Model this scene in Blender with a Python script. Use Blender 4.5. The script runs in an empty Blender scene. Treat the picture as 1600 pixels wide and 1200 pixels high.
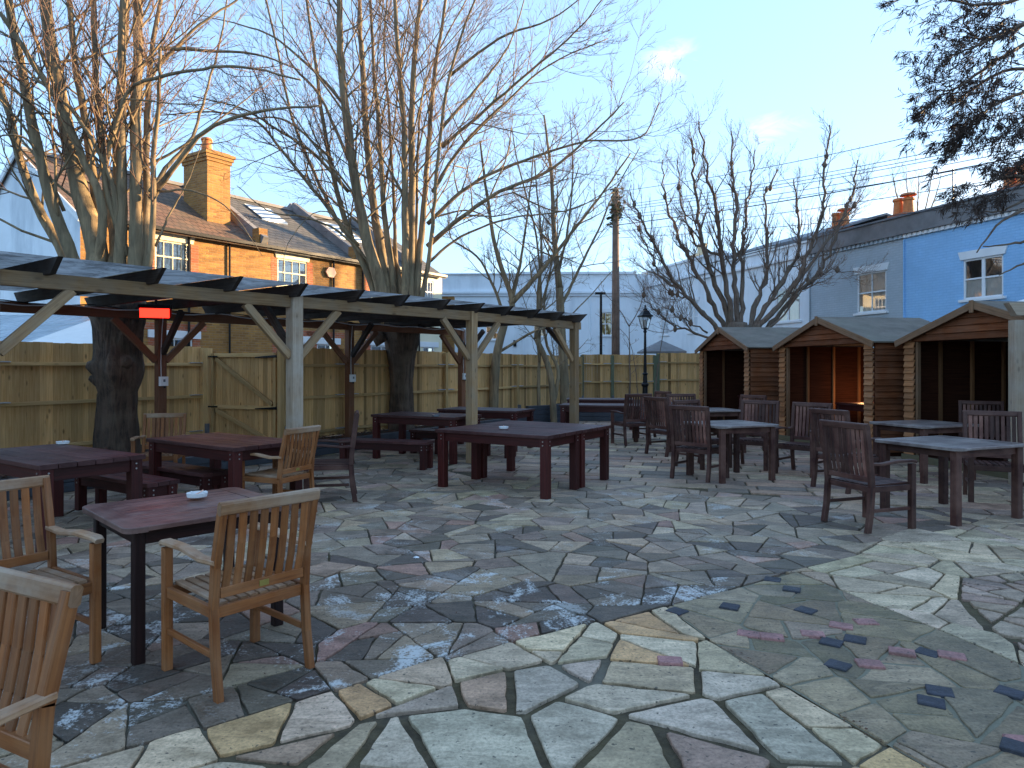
import bpy, math, random
from mathutils import Vector, Matrix
V = Vector
R = random.Random(7)
scene = bpy.context.scene
COL = scene.collection
F = 1090.0; CH = 1.55; HY = 573.0
def G(px, py, h=0.0):
    y = F*(CH-h)/(py-HY)
    return V(((px-800)/F*y, y, h))
def D(px, py, y):
    return V(((px-800)/F*y, y, CH+(HY-py)/F*y))

# ------------------------------------------------------------------ materials
def newmat(name):
    m = bpy.data.materials.new(name); m.use_nodes = True
    nt = m.node_tree; b = nt.nodes['Principled BSDF']
    return m, nt, b
def nd(nt, typ, **kw):
    n = nt.nodes.new(typ)
    for k, v in kw.items():
        if k in n.inputs: n.inputs[k].default_value = v
        else: setattr(n, k, v)
    return n
def lk(nt, a, b): nt.links.new(a, b)
def c4(c): return (c[0], c[1], c[2], 1)
def mixc(nt, fac, a, b, mode='MIX'):
    n = nt.nodes.new('ShaderNodeMix'); n.data_type = 'RGBA'; n.blend_type = mode
    for sock, v in ((0, fac), (6, a), (7, b)):
        if hasattr(v, 'is_output'): lk(nt, v, n.inputs[sock])
        elif sock == 0: n.inputs[0].default_value = v
        else: n.inputs[sock].default_value = c4(v)
    return n.outputs[2]
def ramp(nt, fac, stops):
    n = nt.nodes.new('ShaderNodeValToRGB'); lk(nt, fac, n.inputs[0])
    e = n.color_ramp.elements
    e[0].position = stops[0][0]; e[0].color = c4(stops[0][1])
    e[1].position = stops[-1][0]; e[1].color = c4(stops[-1][1])
    for p, c in stops[1:-1]:
        x = e.new(p); x.color = c4(c)
    return n.outputs[0]
def g3(v): return (v, v, v)
def math_(nt, op, a, b=0.0):
    n = nt.nodes.new('ShaderNodeMath'); n.operation = op
    for i, v in enumerate((a, b)):
        if hasattr(v, 'is_output'): lk(nt, v, n.inputs[i])
        else: n.inputs[i].default_value = v
    return n.outputs[0]
def noise(nt, vec, scale, detail=4, rough=.55, dist=0):
    n = nd(nt, 'ShaderNodeTexNoise', Scale=scale, Detail=detail, Roughness=rough, Distortion=dist)
    if vec is not None: lk(nt, vec, n.inputs['Vector'])
    return n.outputs['Fac']
def mapping(nt, vec, scale=(1,1,1), rot=(0,0,0), loc=(0,0,0)):
    n = nt.nodes.new('ShaderNodeMapping'); lk(nt, vec, n.inputs[0])
    n.inputs['Scale'].default_value = scale; n.inputs['Rotation'].default_value = rot; n.inputs['Location'].default_value = loc
    return n.outputs[0]
def bump(nt, b, h, strength=.3, dist=.01):
    n = nd(nt, 'ShaderNodeBump', Strength=strength, Distance=dist)
    lk(nt, h, n.inputs['Height']); lk(nt, n.outputs[0], b.inputs['Normal'])
def attr(nt, name, out='Fac'):
    n = nt.nodes.new('ShaderNodeAttribute'); n.attribute_name = name
    return n.outputs[out]
def pos(nt): return nt.nodes.new('ShaderNodeNewGeometry').outputs['Position']
def objco(nt): return nt.nodes.new('ShaderNodeTexCoord').outputs['Object']

def wood(name, dark, light, rough=.6, grey=None, greyamt=.5, knots=0.0, spec=.4, green=None):
    m, nt, b = newmat(name)
    uv = nt.nodes.new('ShaderNodeTexCoord').outputs['UV']
    n1 = noise(nt, mapping(nt, uv, (2.2, 45, 1)), 1.0, 6, .62, .4)
    n2 = noise(nt, mapping(nt, uv, (1.2, 5, 1)), 1.0, 3, .6)
    c = mixc(nt, ramp(nt, n1, [(.3, g3(0)), (.72, g3(1))]), dark, light)
    c = mixc(nt, math_(nt, 'MULTIPLY', n2, .55), c, dark)
    t = attr(nt, 'tint')
    if knots:
        v = nd(nt, 'ShaderNodeTexVoronoi', Scale=1.0, Randomness=1.0); lk(nt, mapping(nt, uv, (3.2, 7.5, 1)), v.inputs['Vector'])
        k = ramp(nt, v.outputs['Distance'], [(.06, g3(1)), (.17, g3(0))])
        c = mixc(nt, math_(nt, 'MULTIPLY', k, knots), c, tuple(x*.28 for x in dark))
    if grey:
        n3 = noise(nt, objco(nt), 3.5, 5, .65)
        c = mixc(nt, math_(nt, 'MULTIPLY', ramp(nt, n3, [(.38, g3(0)), (.66, g3(1))]), greyamt), c, grey)
    if green:
        n4 = noise(nt, objco(nt), 1.7, 4, .6)
        c = mixc(nt, math_(nt, 'MULTIPLY', ramp(nt, n4, [(.5, g3(0)), (.75, g3(1))]), .5), c, green)
    c = mixc(nt, 1.0, c, t, 'MULTIPLY')  # per-board tone
    lk(nt, c, b.inputs['Base Color'])
    rr = math_(nt, 'ADD', math_(nt, 'MULTIPLY', n2, .3), rough-.15)
    lk(nt, rr, b.inputs['Roughness']); b.inputs['Specular IOR Level'].default_value = spec
    bump(nt, b, n1, .35, .003)
    return m
def plain(name, col, rough=.6, metal=0.0, var=.25, scale=6.0, emis=None, bmp=.15, dirt=None):
    m, nt, b = newmat(name)
    n = noise(nt, pos(nt), scale, 6, .65)
    c = mixc(nt, ramp(nt, n, [(.3, g3(0)), (.7, g3(1))]), tuple(x*(1-var) for x in col), tuple(min(1, x*(1+var*.6)) for x in col))
    if dirt:
        n2 = noise(nt, mapping(nt, pos(nt), (1, 1, .25)), 1.1, 6, .65)
        c = mixc(nt, ramp(nt, n2, [(.48, g3(0)), (.75, g3(.75))]), c, dirt)
    lk(nt, c, b.inputs['Base Color']); b.inputs['Roughness'].default_value = rough; b.inputs['Metallic'].default_value = metal
    if emis: b.inputs['Emission Color'].default_value = c4(emis[0]); b.inputs['Emission Strength'].default_value = emis[1]
    if bmp: bump(nt, b, noise(nt, pos(nt), scale*6, 4), bmp, .01)
    return m
def brick(name, c1, c2, mortar, d, paint=False, rough=.85, bh=.075, bw=.225, ms=.012):
    m, nt, b = newmat(name)
    p = pos(nt)
    n = V((-d[1], d[0]))                      # horizontal normal
    dot = nt.nodes.new('ShaderNodeVectorMath'); dot.operation = 'DOT_PRODUCT'; lk(nt, p, dot.inputs[0]); dot.inputs[1].default_value = (d[0]+n[0], d[1]+n[1], 0)
    sep = nt.nodes.new('ShaderNodeSeparateXYZ'); lk(nt, p, sep.inputs[0])
    cmb = nt.nodes.new('ShaderNodeCombineXYZ'); lk(nt, dot.outputs['Value'], cmb.inputs[0]); lk(nt, sep.outputs[2], cmb.inputs[1])
    bt = nd(nt, 'ShaderNodeTexBrick', Scale=1.0)
    bt.inputs['Brick Width'].default_value = bw; bt.inputs['Row Height'].default_value = bh; bt.inputs['Mortar Size'].default_value = ms
    bt.inputs['Mortar Smooth'].default_value = .3
    bt.inputs['Color1'].default_value = c4(c1); bt.inputs['Color2'].default_value = c4(c2); bt.inputs['Mortar'].default_value = c4(mortar)
    lk(nt, cmb.outputs[0], bt.inputs['Vector'])
    n1 = noise(nt, p, 1.3, 6, .7); n2 = noise(nt, p, 9, 3, .6)
    c = mixc(nt, ramp(nt, n1, [(.35, g3(0)), (.7, g3(.55))]), bt.outputs['Color'], tuple(x*.72 for x in c1))
    c = mixc(nt, ramp(nt, n2, [(.35, g3(.35)), (.65, g3(0))]), c, tuple(x*.55 for x in c2) if not paint else tuple(x*.88 for x in c2))
    lk(nt, c, b.inputs['Base Color']); b.inputs['Roughness'].default_value = rough
    inv = math_(nt, 'SUBTRACT', 1.0, bt.outputs['Fac'])
    bump(nt, b, math_(nt, 'ADD', inv, math_(nt, 'MULTIPLY', n2, .35)), .6 if not paint else .45, .012)
    return m
def tiles(name, ca, cb, d, row=.16, bw=.2):
    m, nt, b = newmat(name)
    p = pos(nt)
    dot = nt.nodes.new('ShaderNodeVectorMath'); dot.operation = 'DOT_PRODUCT'; lk(nt, p, dot.inputs[0]); dot.inputs[1].default_value = (d[0], d[1], 0)
    sep = nt.nodes.new('ShaderNodeSeparateXYZ'); lk(nt, p, sep.inputs[0])
    cmb = nt.nodes.new('ShaderNodeCombineXYZ'); lk(nt, dot.outputs['Value'], cmb.inputs[0]); lk(nt, sep.outputs[2], cmb.inputs[1])
    bt = nd(nt, 'ShaderNodeTexBrick', Scale=1.0)
    bt.inputs['Brick Width'].default_value = bw; bt.inputs['Row Height'].default_value = row; bt.inputs['Mortar Size'].default_value = .012
    bt.inputs['Color1'].default_value = c4(ca); bt.inputs['Color2'].default_value = c4(cb); bt.inputs['Mortar'].default_value = c4(tuple(x*.3 for x in ca))
    lk(nt, cmb.outputs[0], bt.inputs['Vector'])
    n1 = noise(nt, p, 1.1, 5, .65)
    c = mixc(nt, ramp(nt, n1, [(.4, g3(0)), (.7, g3(.6))]), bt.outputs['Color'], (.09, .085, .06))
    lk(nt, c, b.inputs['Base Color']); b.inputs['Roughness'].default_value = .8
    saw = math_(nt, 'FRACT', math_(nt, 'DIVIDE', sep.outputs[2], row))
    bump(nt, b, math_(nt, 'ADD', math_(nt, 'MULTIPLY', saw, -1.0), math_(nt, 'MULTIPLY', bt.outputs['Fac'], -.6)), .8, .03)
    return m
def bark(name, ca, cb, scale=1.0, depth=.02, lich=None):
    m, nt, b = newmat(name)
    o = objco(nt)
    n1 = noise(nt, mapping(nt, o, (20*scale, 20*scale, 2.6*scale)), 1.0, 7, .65, .8)
    n2 = noise(nt, mapping(nt, o, (2, 2, 3)), 1.0, 4, .6)
    c = mixc(nt, ramp(nt, n1, [(.34, g3(0)), (.66, g3(1))]), ca, cb)
    c = mixc(nt, ramp(nt, n2, [(.4, g3(0)), (.75, g3(.7))]), c, lich or tuple(x*.6 for x in ca))
    lk(nt, c, b.inputs['Base Color']); b.inputs['Roughness'].default_value = .85
    bump(nt, b, n1, .9, depth)
    return m

M = {}
M['teak'] = wood('teak', (.13,.036,.009), (.42,.145,.038), .5, (.36,.20,.10), .35, spec=.3)
M['teak_grey'] = wood('teak_grey', (.22,.09,.035), (.55,.30,.15), .55, (.55,.42,.31), .65, spec=.3)
M['dark_chair'] = wood('dark_chair', (.020,.006,.005), (.105,.036,.027), .58, (.18,.095,.07), .5, spec=.3)
M['dark_top'] = wood('dark_top', (.05,.028,.026), (.22,.155,.14), .34, (.42,.36,.33), .6, spec=.7)
M['stained'] = wood('stained', (.020,.0030,.0025), (.105,.013,.010), .52, (.07,.016,.012), .3, spec=.3)
M['stained_top'] = wood('stained_top', (.026,.006,.006), (.12,.034,.030), .48, (.16,.07,.065), .5, spec=.33)
M['table_teak'] = wood('table_teak', (.035,.011,.010), (.20,.085,.065), .42, (.28,.18,.15), .55, spec=.4)
M['table_teak_leg'] = wood('table_teak_leg', (.010,.003,.003), (.045,.014,.011), .55, spec=.25)
M['fence'] = wood('fence', (.48,.255,.085), (.88,.57,.27), .8, (.58,.37,.18), .5, knots=.85, spec=.1)
M['rail'] = wood('rail', (.45,.27,.10), (.78,.52,.25), .8, (.48,.33,.19), .4, knots=.4, spec=.1)
M['greenpost'] = wood('greenpost', (.09,.10,.06), (.20,.20,.12), .8, (.12,.15,.09), .6)
M['larch'] = wood('pergola_wood', (.22,.115,.05), (.58,.38,.20), .75, (.30,.23,.16), .6, knots=.7, spec=.2)
M['postgrey'] = wood('post_grey', (.22,.15,.10), (.50,.38,.27), .8, (.38,.32,.26), .7, knots=.6, spec=.2)
M['rafter'] = wood('rafter', (.03,.02,.016), (.11,.075,.055), .8, (.09,.085,.085), .5, spec=.15)
M['rafter_red'] = wood('back_beam', (.15,.055,.025), (.30,.13,.065), .7, (.17,.11,.08), .4, knots=.4, spec=.2)
M['clad'] = wood('clad', (.075,.020,.007), (.28,.095,.037), .8, (.16,.08,.05), .5, spec=.1)
M['shingle'] = wood('shingle', (.22,.085,.035), (.50,.24,.10), .75, (.30,.17,.10), .4, spec=.2)
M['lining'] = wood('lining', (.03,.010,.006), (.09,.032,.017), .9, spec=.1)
M['stud'] = wood('stud', (.20,.09,.035), (.34,.16,.07), .75, knots=.4)
M['barge'] = wood('barge', (.14,.07,.033), (.34,.185,.095), .75, (.24,.155,.10), .5)
M['sleeper'] = wood('sleeper', (.12,.10,.05), (.24,.19,.11), .85, (.16,.15,.09), .5)
M['felt'] = plain('roof_felt', (.17,.14,.11), .85, var=.35, scale=3, dirt=(.15,.15,.11))
M['black'] = plain('black_metal', (.012,.012,.014), .4, .6, .2)
M['zinc'] = plain('zinc_bracket', (.55,.58,.62), .38, .7, .25, 20)
M['white'] = plain('white_paint', (.78,.79,.80), .55, var=.06, scale=2)
M['render'] = plain('white_render', (.82,.86,.90), .8, var=.08, scale=.7, dirt=(.55,.58,.62))
M['gable'] = plain('gable_render', (.80,.85,.90), .85, var=.12, scale=.8, dirt=(.42,.47,.53))
M['cream'] = plain('cream_paint', (.78,.70,.50), .6, var=.08, scale=2)
M['plastic'] = plain('white_plastic', (.72,.72,.72), .4, var=.05)
M['cable'] = plain('cable', (.5,.48,.47), .5, var=.05)
M['darkcable'] = plain('overhead_cable', (.03,.03,.035), .6, var=.05)
M['pot'] = plain('terracotta', (.62,.20,.06), .75, var=.35, scale=5)
M['potcream'] = plain('cream_pot', (.66,.55,.36), .75, var=.2, scale=5)
M['lead'] = plain('lead', (.16,.17,.19), .6, .2, .3, 3)
M['planter'] = plain('planter_paint', (.045,.05,.062), .55, var=.3, scale=4)
M['brass'] = plain('brass', (.35,.28,.08), .4, .7, .2)
M['bolt'] = plain('bolt_metal', (.45,.43,.42), .35, .9, .1)
M['soil'] = plain('soil', (.045,.03,.022), .95, var=.6, scale=18, bmp=.9)
M['leaf'] = plain('dead_leaf', (.13,.055,.03), .8, var=.6, scale=40)
M['red'] = plain('heater_glow', (.8,.02,.01), .5, var=0, emis=((1, .012, .006), 1.15), bmp=0)
M['alarm'] = plain('alarm_box', (.75,.42,.30), .5, var=.05)
M['canopy'] = plain('canopy_fabric', (.8,.8,.78), .8, var=.05)
M['parapet'] = plain('parapet_grey', (.22,.21,.21), .8, var=.35, scale=1.5, dirt=(.16,.15,.15))
M['tarmac'] = plain('tarmac', (.06,.06,.062), .9, var=.3, scale=5, bmp=.4)
M['blind'] = plain('net_curtain', (.85,.84,.80), .9, var=.12, scale=3)
M['blindlit'] = plain('glow_tinted_blind', (.62,.45,.14), .9, var=.5, scale=4)  # yellow light in the window is put into the blind's colour
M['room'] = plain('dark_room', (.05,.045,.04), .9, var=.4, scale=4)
M['pole'] = bark('pole_wood', (.13,.075,.05), (.26,.16,.11), .6, .006)
M['trunk'] = bark('trunk_bark', (.013,.008,.006), (.15,.092,.062), .8, .09, (.22,.16,.11))
M['limb'] = bark('limb_bark', (.09,.06,.034), (.34,.24,.135), .5, .006, (.18,.15,.09))
M['twig'] = plain('twig', (.12,.062,.038), .7, var=.2, bmp=0)
M['limb_dark'] = bark('limb_dark', (.085,.05,.036), (.23,.155,.11), .9, .015, (.14,.12,.09))
M['twig_grey'] = plain('twig_grey', (.19,.12,.08), .75, var=.2, bmp=0)
M['twig_pale'] = plain('twig_pale', (.19,.155,.12), .75, var=.2, bmp=0)
M['conif_leaf'] = plain('conifer_spray', (.060,.036,.027), .8, var=.5, scale=5, bmp=0)
M['ivy'] = plain('ivy', (.06,.08,.025), .7, var=.5, scale=8, bmp=0)

m, nt, b = newmat('glass_pane')
tr = nt.nodes.new('ShaderNodeBsdfTransparent'); gl = nd(nt, 'ShaderNodeBsdfGlossy', Roughness=.02)
fr = nd(nt, 'ShaderNodeFresnel', IOR=1.6); mx = nt.nodes.new('ShaderNodeMixShader')
lk(nt, math_(nt, 'ADD', fr.outputs[0], .20), mx.inputs[0]); lk(nt, tr.outputs[0], mx.inputs[1]); lk(nt, gl.outputs[0], mx.inputs[2])
lk(nt, mx.outputs[0], nt.nodes['Material Output'].inputs[0]); M['glass'] = m
m, nt, b = newmat('polycarbonate')
df = nd(nt, 'ShaderNodeBsdfDiffuse', Color=(.42,.46,.5,1)); tl = nd(nt, 'ShaderNodeBsdfTranslucent', Color=(.45,.5,.56,1)); mx = nd(nt, 'ShaderNodeMixShader', Fac=.5)
nn = noise(nt, pos(nt), 3.2, 8, .72, .6); cc = ramp(nt, nn, [(.35, (.15,.145,.14)), (.62, (.55,.55,.55))]); lk(nt, cc, tl.inputs[0]); lk(nt, cc, df.inputs[0])
lk(nt, df.outputs[0], mx.inputs[1]); lk(nt, tl.outputs[0], mx.inputs[2]); lk(nt, mx.outputs[0], nt.nodes['Material Output'].inputs[0]); M['poly'] = m
m, nt, b = newmat('corrugated_metal')
sep = nt.nodes.new('ShaderNodeSeparateXYZ'); lk(nt, pos(nt), sep.inputs[0])
w = math_(nt, 'SINE', math_(nt, 'MULTIPLY', math_(nt, 'ADD', sep.outputs[0], math_(nt, 'MULTIPLY', sep.outputs[1], -.35)), 22.0))
lk(nt, ramp(nt, noise(nt, pos(nt), 2, 4), [(.3, (.36,.43,.48)), (.7, (.55,.62,.68))]), b.inputs['Base Color'])
b.inputs['Roughness'].default_value = .4; b.inputs['Metallic'].default_value = .4; bump(nt, b, w, 1.0, .06); M['corr'] = m
# stone
m, nt, b = newmat('paving_stone')
p = pos(nt); col = attr(nt, 'col', 'Color'); wear = attr(nt, 'wear')
na = noise(nt, p, 5.5, 7, .68); nb = noise(nt, p, 60, 4, .7); nc = noise(nt, p, 2.6, 6, .7, .8); ne = noise(nt, mapping(nt, p, (3, 9, 1), (0, 0, .7)), 1.0, 7, .7, 1.0)
c = mixc(nt, ramp(nt, na, [(.36, g3(.95)), (.6, g3(0))]), col, mixc(nt, 1.0, col, (.55,.54,.5), 'MULTIPLY'))
c = mixc(nt, ramp(nt, ne, [(.48, g3(0)), (.66, g3(.75))]), c, mixc(nt, 1.0, col, (1.4,1.38,1.38), 'MULTIPLY'))
c = mixc(nt, ramp(nt, nb, [(.38, g3(.7)), (.58, g3(0))]), c, mixc(nt, 1.0, c, (.58,.56,.55), 'MULTIPLY'))
c = mixc(nt, ramp(nt, noise(nt, p, 38, 2, .5), [(.66, g3(0)), (.7, g3(.75))]), c, (.03,.028,.024))
wm = math_(nt, 'MULTIPLY', ramp(nt, math_(nt, 'ADD', math_(nt, 'MULTIPLY', nc, .7), math_(nt, 'MULTIPLY', nb, .3)), [(.53, g3(0)), (.59, g3(1))]), wear)
c = mixc(nt, wm, c, (.58,.56,.53))
c = mixc(nt, math_(nt, 'MULTIPLY', ramp(nt, noise(nt, p, 1.1, 6, .7), [(.52, g3(0)), (.75, g3(.6))]), attr(nt, 'moss')), c, (.085,.085,.035))
lk(nt, c, b.inputs['Base Color'])
lk(nt, ramp(nt, na, [(.35, g3(.5)), (.65, g3(.85))]), b.inputs['Roughness']); b.inputs['Specular IOR Level'].default_value = .45
bump(nt, b, math_(nt, 'ADD', math_(nt, 'MULTIPLY', na, .8), math_(nt, 'ADD', math_(nt, 'MULTIPLY', nb, .3), ne)), .75, .012)
M['stone'] = m
m, nt, b = newmat('paving_joint')
p = pos(nt); n1 = noise(nt, p, 1.0, 6, .7); n2 = noise(nt, p, 14, 5, .7)
c = mixc(nt, ramp(nt, n1, [(.42, g3(0)), (.6, g3(1))]), (.045,.032,.019), (.085,.062,.024))
c = mixc(nt, ramp(nt, n2, [(.4, g3(0)), (.7, g3(.7))]), c, (.15,.112,.06))
c = mixc(nt, math_(nt, 'MULTIPLY', ramp(nt, noise(nt, p, .8, 3), [(.5, g3(0)), (.62, g3(1))]), .35), c, (.28,.26,.21))
c = mixc(nt, attr(nt, 'mort'), c, (.20,.18,.125))
lk(nt, c, b.inputs['Base Color']); b.inputs['Roughness'].default_value = .95; bump(nt, b, n2, .9, .02)
M['joint'] = m

# ------------------------------------------------------------------ mesh builder
class MB:
    def __init__(s): s.v = []; s.f = []; s.uv = []; s.t = []; s.sm = False
    def face(s, idx, uvs, t): s.f.append(idx); s.uv.append(uvs); s.t.append(t)
    def quad(s, a, b_, c, d, t=None, uv=None):
        i = len(s.v); s.v += [V(a), V(b_), V(c), V(d)]
        if uv is None:
            L = (V(b_)-V(a)).length; H = (V(d)-V(a)).length; o = R.random()*20
            uv = [(o, o), (o+L, o), (o+L, o+H), (o, o+H)]
        s.face([i, i+1, i+2, i+3], uv, t if t is not None else R.uniform(.85, 1.1))
    def poly(s, pts, t=1.0):
        i = len(s.v); s.v += [V(p) for p in pts]
        s.face(list(range(i, i+len(pts))), [(p[0], p[1]) for p in pts], t)
    def beam(s, p0, p1, w, h, up=(0,0,1), ch=.003, t=None, cut0=0, cut1=0, w1=None, h1=None):
        """chamfered board from p0 to p1: w across, h along up; cut: shift of the end's lower edge"""
        p0 = V(p0); p1 = V(p1); ax = (p1-p0); L = ax.length
        if L < 1e-6: return
        ax = ax/L; upv = V(up); sd = ax.cross(upv)
        if sd.length < 1e-4: sd = ax.cross(V((0,1,0)))
        sd.normalize(); upv = sd.cross(ax).normalized()
        w1 = w1 or w; h1 = h1 or h
        ch = min(ch, w*.3, h*.3); i = len(s.v)
        if t is None: t = R.uniform(.68, 1.22)
        for (p, W, H, cut) in ((p0, w, h, cut0), (p1, w1, h1, cut1)):
            a, c = W/2, H/2
            for (x, z) in ((-a+ch,-c),(a-ch,-c),(a,-c+ch),(a,c-ch),(a-ch,c),(-a+ch,c),(-a,c-ch),(-a,-c+ch)):
                s.v.append(p + sd*x + upv*z + ax*(cut*(.5 - z/H)))
        o = R.random()*30; o2 = R.random()*30
        per = [0, w-2*ch, w, w+h, w+h+ch, 2*w+h, 2*w+h+ch, 2*w+2*h, 2*w+2*h+ch]
        for k in range(8):
            a_, b_ = i+k, i+(k+1) % 8
            s.face([a_, b_, b_+8, a_+8], [(o, o2+per[k]), (o, o2+per[k+1]), (o+L, o2+per[k+1]), (o+L, o2+per[k])], t)
        s.face([i+7-k for k in range(8)], [(o+.01*k, o2+.03*(k % 3)) for k in range(8)], t*.8)
        s.face([i+8+k for k in range(8)], [(o+.01*k, o2+.03*(k % 3)) for k in range(8)], t*.8)
    def box(s, c, sx, sy, sz, t=None, ch=.002):
        c = V(c)
        if sx >= sy and sx >= sz: s.beam(c-V((sx/2,0,0)), c+V((sx/2,0,0)), sy, sz, (0,0,1), ch, t)
        elif sy >= sz: s.beam(c-V((0,sy/2,0)), c+V((0,sy/2,0)), sx, sz, (0,0,1), ch, t)
        else: s.beam(c-V((0,0,sz/2)), c+V((0,0,sz/2)), sx, sy, (0,1,0), ch, t)
    def tube(s, pts, rad, n=8, cap=True, t=None, jit=0):
        pts = [V(p) for p in pts]; i0 = len(s.v); t = 1.0 if t is None else t
        ref = V((.31,.92,.2)).normalized(); L = 0
        for k, p in enumerate(pts):
            ax = (pts[min(k+1, len(pts)-1)] - pts[max(k-1, 0)])
            if ax.length < 1e-7: ax = V((0,0,1))
            ax.normalize(); a = ax.cross(ref)
            if a.length < .05: a = ax.cross(V((1,0,0)))
            a.normalize(); c = ax.cross(a)
            r = rad[k] if hasattr(rad, '__len__') else rad
            for q in range(n):
                an = 2*math.pi*q/n; rr = r*(1+(R.uniform(-jit, jit) if jit else 0))
                s.v.append(p + a*(math.cos(an)*rr) + c*(math.sin(an)*rr))
        for k in range(len(pts)-1):
            L2 = L+(pts[k+1]-pts[k]).length
            for q in range(n):
                a_ = i0+k*n+q; b_ = i0+k*n+(q+1) % n
                s.face([a_, b_, b_+n, a_+n], [(L, q/n), (L, (q+1)/n), (L2, (q+1)/n), (L2, q/n)], t)
            L = L2
        if cap:
            s.face([i0+n-1-q for q in range(n)], [(0,0)]*n, t)
            e = i0+(len(pts)-1)*n; s.face([e+q for q in range(n)], [(0,0)]*n, t)
    def lathe(s, prof, c=(0,0,0), n=24, ph=0):
        c = V(c); i0 = len(s.v)
        for r, z in prof:
            for q in range(n):
                a = 2*math.pi*q/n+ph; s.v.append(c+V((r*math.cos(a), r*math.sin(a), z)))
        for k in range(len(prof)-1):
            for q in range(n):
                a_ = i0+k*n+q; b_ = i0+k*n+(q+1) % n
                s.face([a_, b_, b_+n, a_+n], [(0,0),(1,0),(1,1),(0,1)], 1.0)
        s.face([i0+n-1-q for q in range(n)], [(0,0)]*n, 1.0); e = i0+(len(prof)-1)*n
        s.face([e+q for q in range(n)], [(0,0)]*n, 1.0)
    def build(s, name, mat, parent=None, off=None, smooth=False):
        me = bpy.data.meshes.new(name)
        o = V(off) if off is not None else V((0,0,0))
        if off is None and parent is not None and parent.get('_w'): o = abs_loc(parent)
        me.from_pydata([tuple(v-o) for v in s.v], [], s.f)
        uvl = me.uv_layers.new(name='UVMap'); flat = []
        for u in s.uv:
            for a in u: flat += [a[0], a[1]]
        uvl.data.foreach_set('uv', flat)
        at = me.attributes.new('tint', 'FLOAT', 'FACE'); at.data.foreach_set('value', s.t)
        me.materials.append(M[mat] if isinstance(mat, str) else mat)
        if smooth: me.polygons.foreach_set('use_smooth', [True]*len(s.f))
        me.update()
        ob = bpy.data.objects.new(name, me); COL.objects.link(ob)
        if parent is not None: ob.parent = parent
        if parent is not None and parent.get('_w'):
            ob['_w'] = 1; ob['_o'] = tuple(o)
        return ob
def abs_loc(o):
    if o.get('_o') is not None: return V(o['_o'])
    return V(o.location)
def thing(name, label, cat, loc=(0,0,0), rz=0, group=None, world=False):
    o = bpy.data.objects.new(name, None); COL.objects.link(o); o.location = loc; o.rotation_euler = (0,0,rz)
    o.empty_display_size = .2
    o['label'] = label; o['category'] = cat
    if group: o['group'] = group
    if world: o['_w'] = 1
    return o
def tag(o, label=None, cat=None, group=None, kind=None):
    if label: o['label'] = label
    if cat: o['category'] = cat
    if group: o['group'] = group
    if kind: o['kind'] = kind
    return o
KIDS = {}
def dup(root, loc, rz, label, group=None):
    if root.name not in KIDS: KIDS[root.name] = [(c, list(c.children)) for c in root.children]
    r = root.copy(); COL.objects.link(r); r.location = loc; r.rotation_euler = (0,0,rz); r['label'] = label
    if group: r['group'] = group
    for ch, gs in KIDS[root.name]:
        c = ch.copy(); COL.objects.link(c); c.parent = r
        for g in gs:
            d = g.copy(); COL.objects.link(d); d.parent = c
    return r
def catmull(pts, n=5):
    pts = [V(p) for p in pts]; out = []
    P = [pts[0]*2-pts[1]] + pts + [pts[-1]*2-pts[-2]]
    for i in range(1, len(P)-2):
        for k in range(n):
            t = k/n; a, b_, c, d = P[i-1], P[i], P[i+1], P[i+2]
            out.append(.5*((2*b_)+(c-a)*t+(2*a-5*b_+4*c-d)*t*t+(3*b_-a-3*c+d)*t*t*t))
    out.append(pts[-1]); return out

# ------------------------------------------------------------------ paving
def clip(poly, a, n):        # keep side where (p-a).n <= 0
    out = []
    for i in range(len(poly)):
        p, q = poly[i], poly[(i+1) % len(poly)]
        dp = (p[0]-a[0])*n[0]+(p[1]-a[1])*n[1]; dq = (q[0]-a[0])*n[0]+(q[1]-a[1])*n[1]
        if dp <= 0: out.append(p)
        if (dp < 0 < dq) or (dq < 0 < dp):
            t = dp/(dp-dq); out.append((p[0]+(q[0]-p[0])*t, p[1]+(q[1]-p[1])*t))
    return out
def area(p): return .5*sum(p[i][0]*p[(i+1) % len(p)][1]-p[(i+1) % len(p)][0]*p[i][1] for i in range(len(p)))
def cen(p): return (sum(q[0] for q in p)/len(p), sum(q[1] for q in p)/len(p))
def inpoly(pt, poly):
    x, y = pt; ins = False
    for i in range(len(poly)):
        x1, y1 = poly[i]; x2, y2 = poly[(i+1) % len(poly)]
        if (y1 > y) != (y2 > y) and x < (x2-x1)*(y-y1)/(y2-y1)+x1: ins = not ins
    return ins
def g2(l): return [tuple(G(a, b_)[:2]) for a, b_ in l]
c1 = g2([(-700,1500),(111,1192),(245,1154),(368,1123),(483,1087),(561,1066),(645,1039),(730,1022),(803,1001),(898,978),(998,957),(1119,926),(1184,909),(1230,893),(1330,870),(1383,842)])
c2 = g2([(60,1330),(250,1215),(400,1167),(502,1143),(600,1120),(660,1085),(720,1062),(783,1047),(929,1027),(1000,1033),(1090,1040),(1146,1054),(1199,1085),(1318,1181),(1380,1240),(1600,1420)])
c3 = g2([(1030,952),(1061,962),(1134,1016),(1207,1058),(1318,1123),(1440,1192),(1560,1260),(1800,1380)])
c4_ = g2([(1184,909),(1245,893),(1330,928),(1425,966),(1598,1039),(1800,1130),(2100,1250)])
c5 = g2([(1700,880),(1514,901),(1500,915),(1498,935),(1525,966),(1598,1016),(1800,1120)])
c6 = [(-.5,9.6),(1.5,9.3),(2.6,8.6),(4.0,7.9),(6.5,6.4)]
zB = c1[:-5]+c3[::1][0:]+[(c3[-1][0],-2),(-3,-2)]
zC = c2+[(c2[-1][0]+.5,-2),(c2[0][0]-1,-2)]
zD = c3+c4_[::-1]+[c1[-4]]
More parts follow.
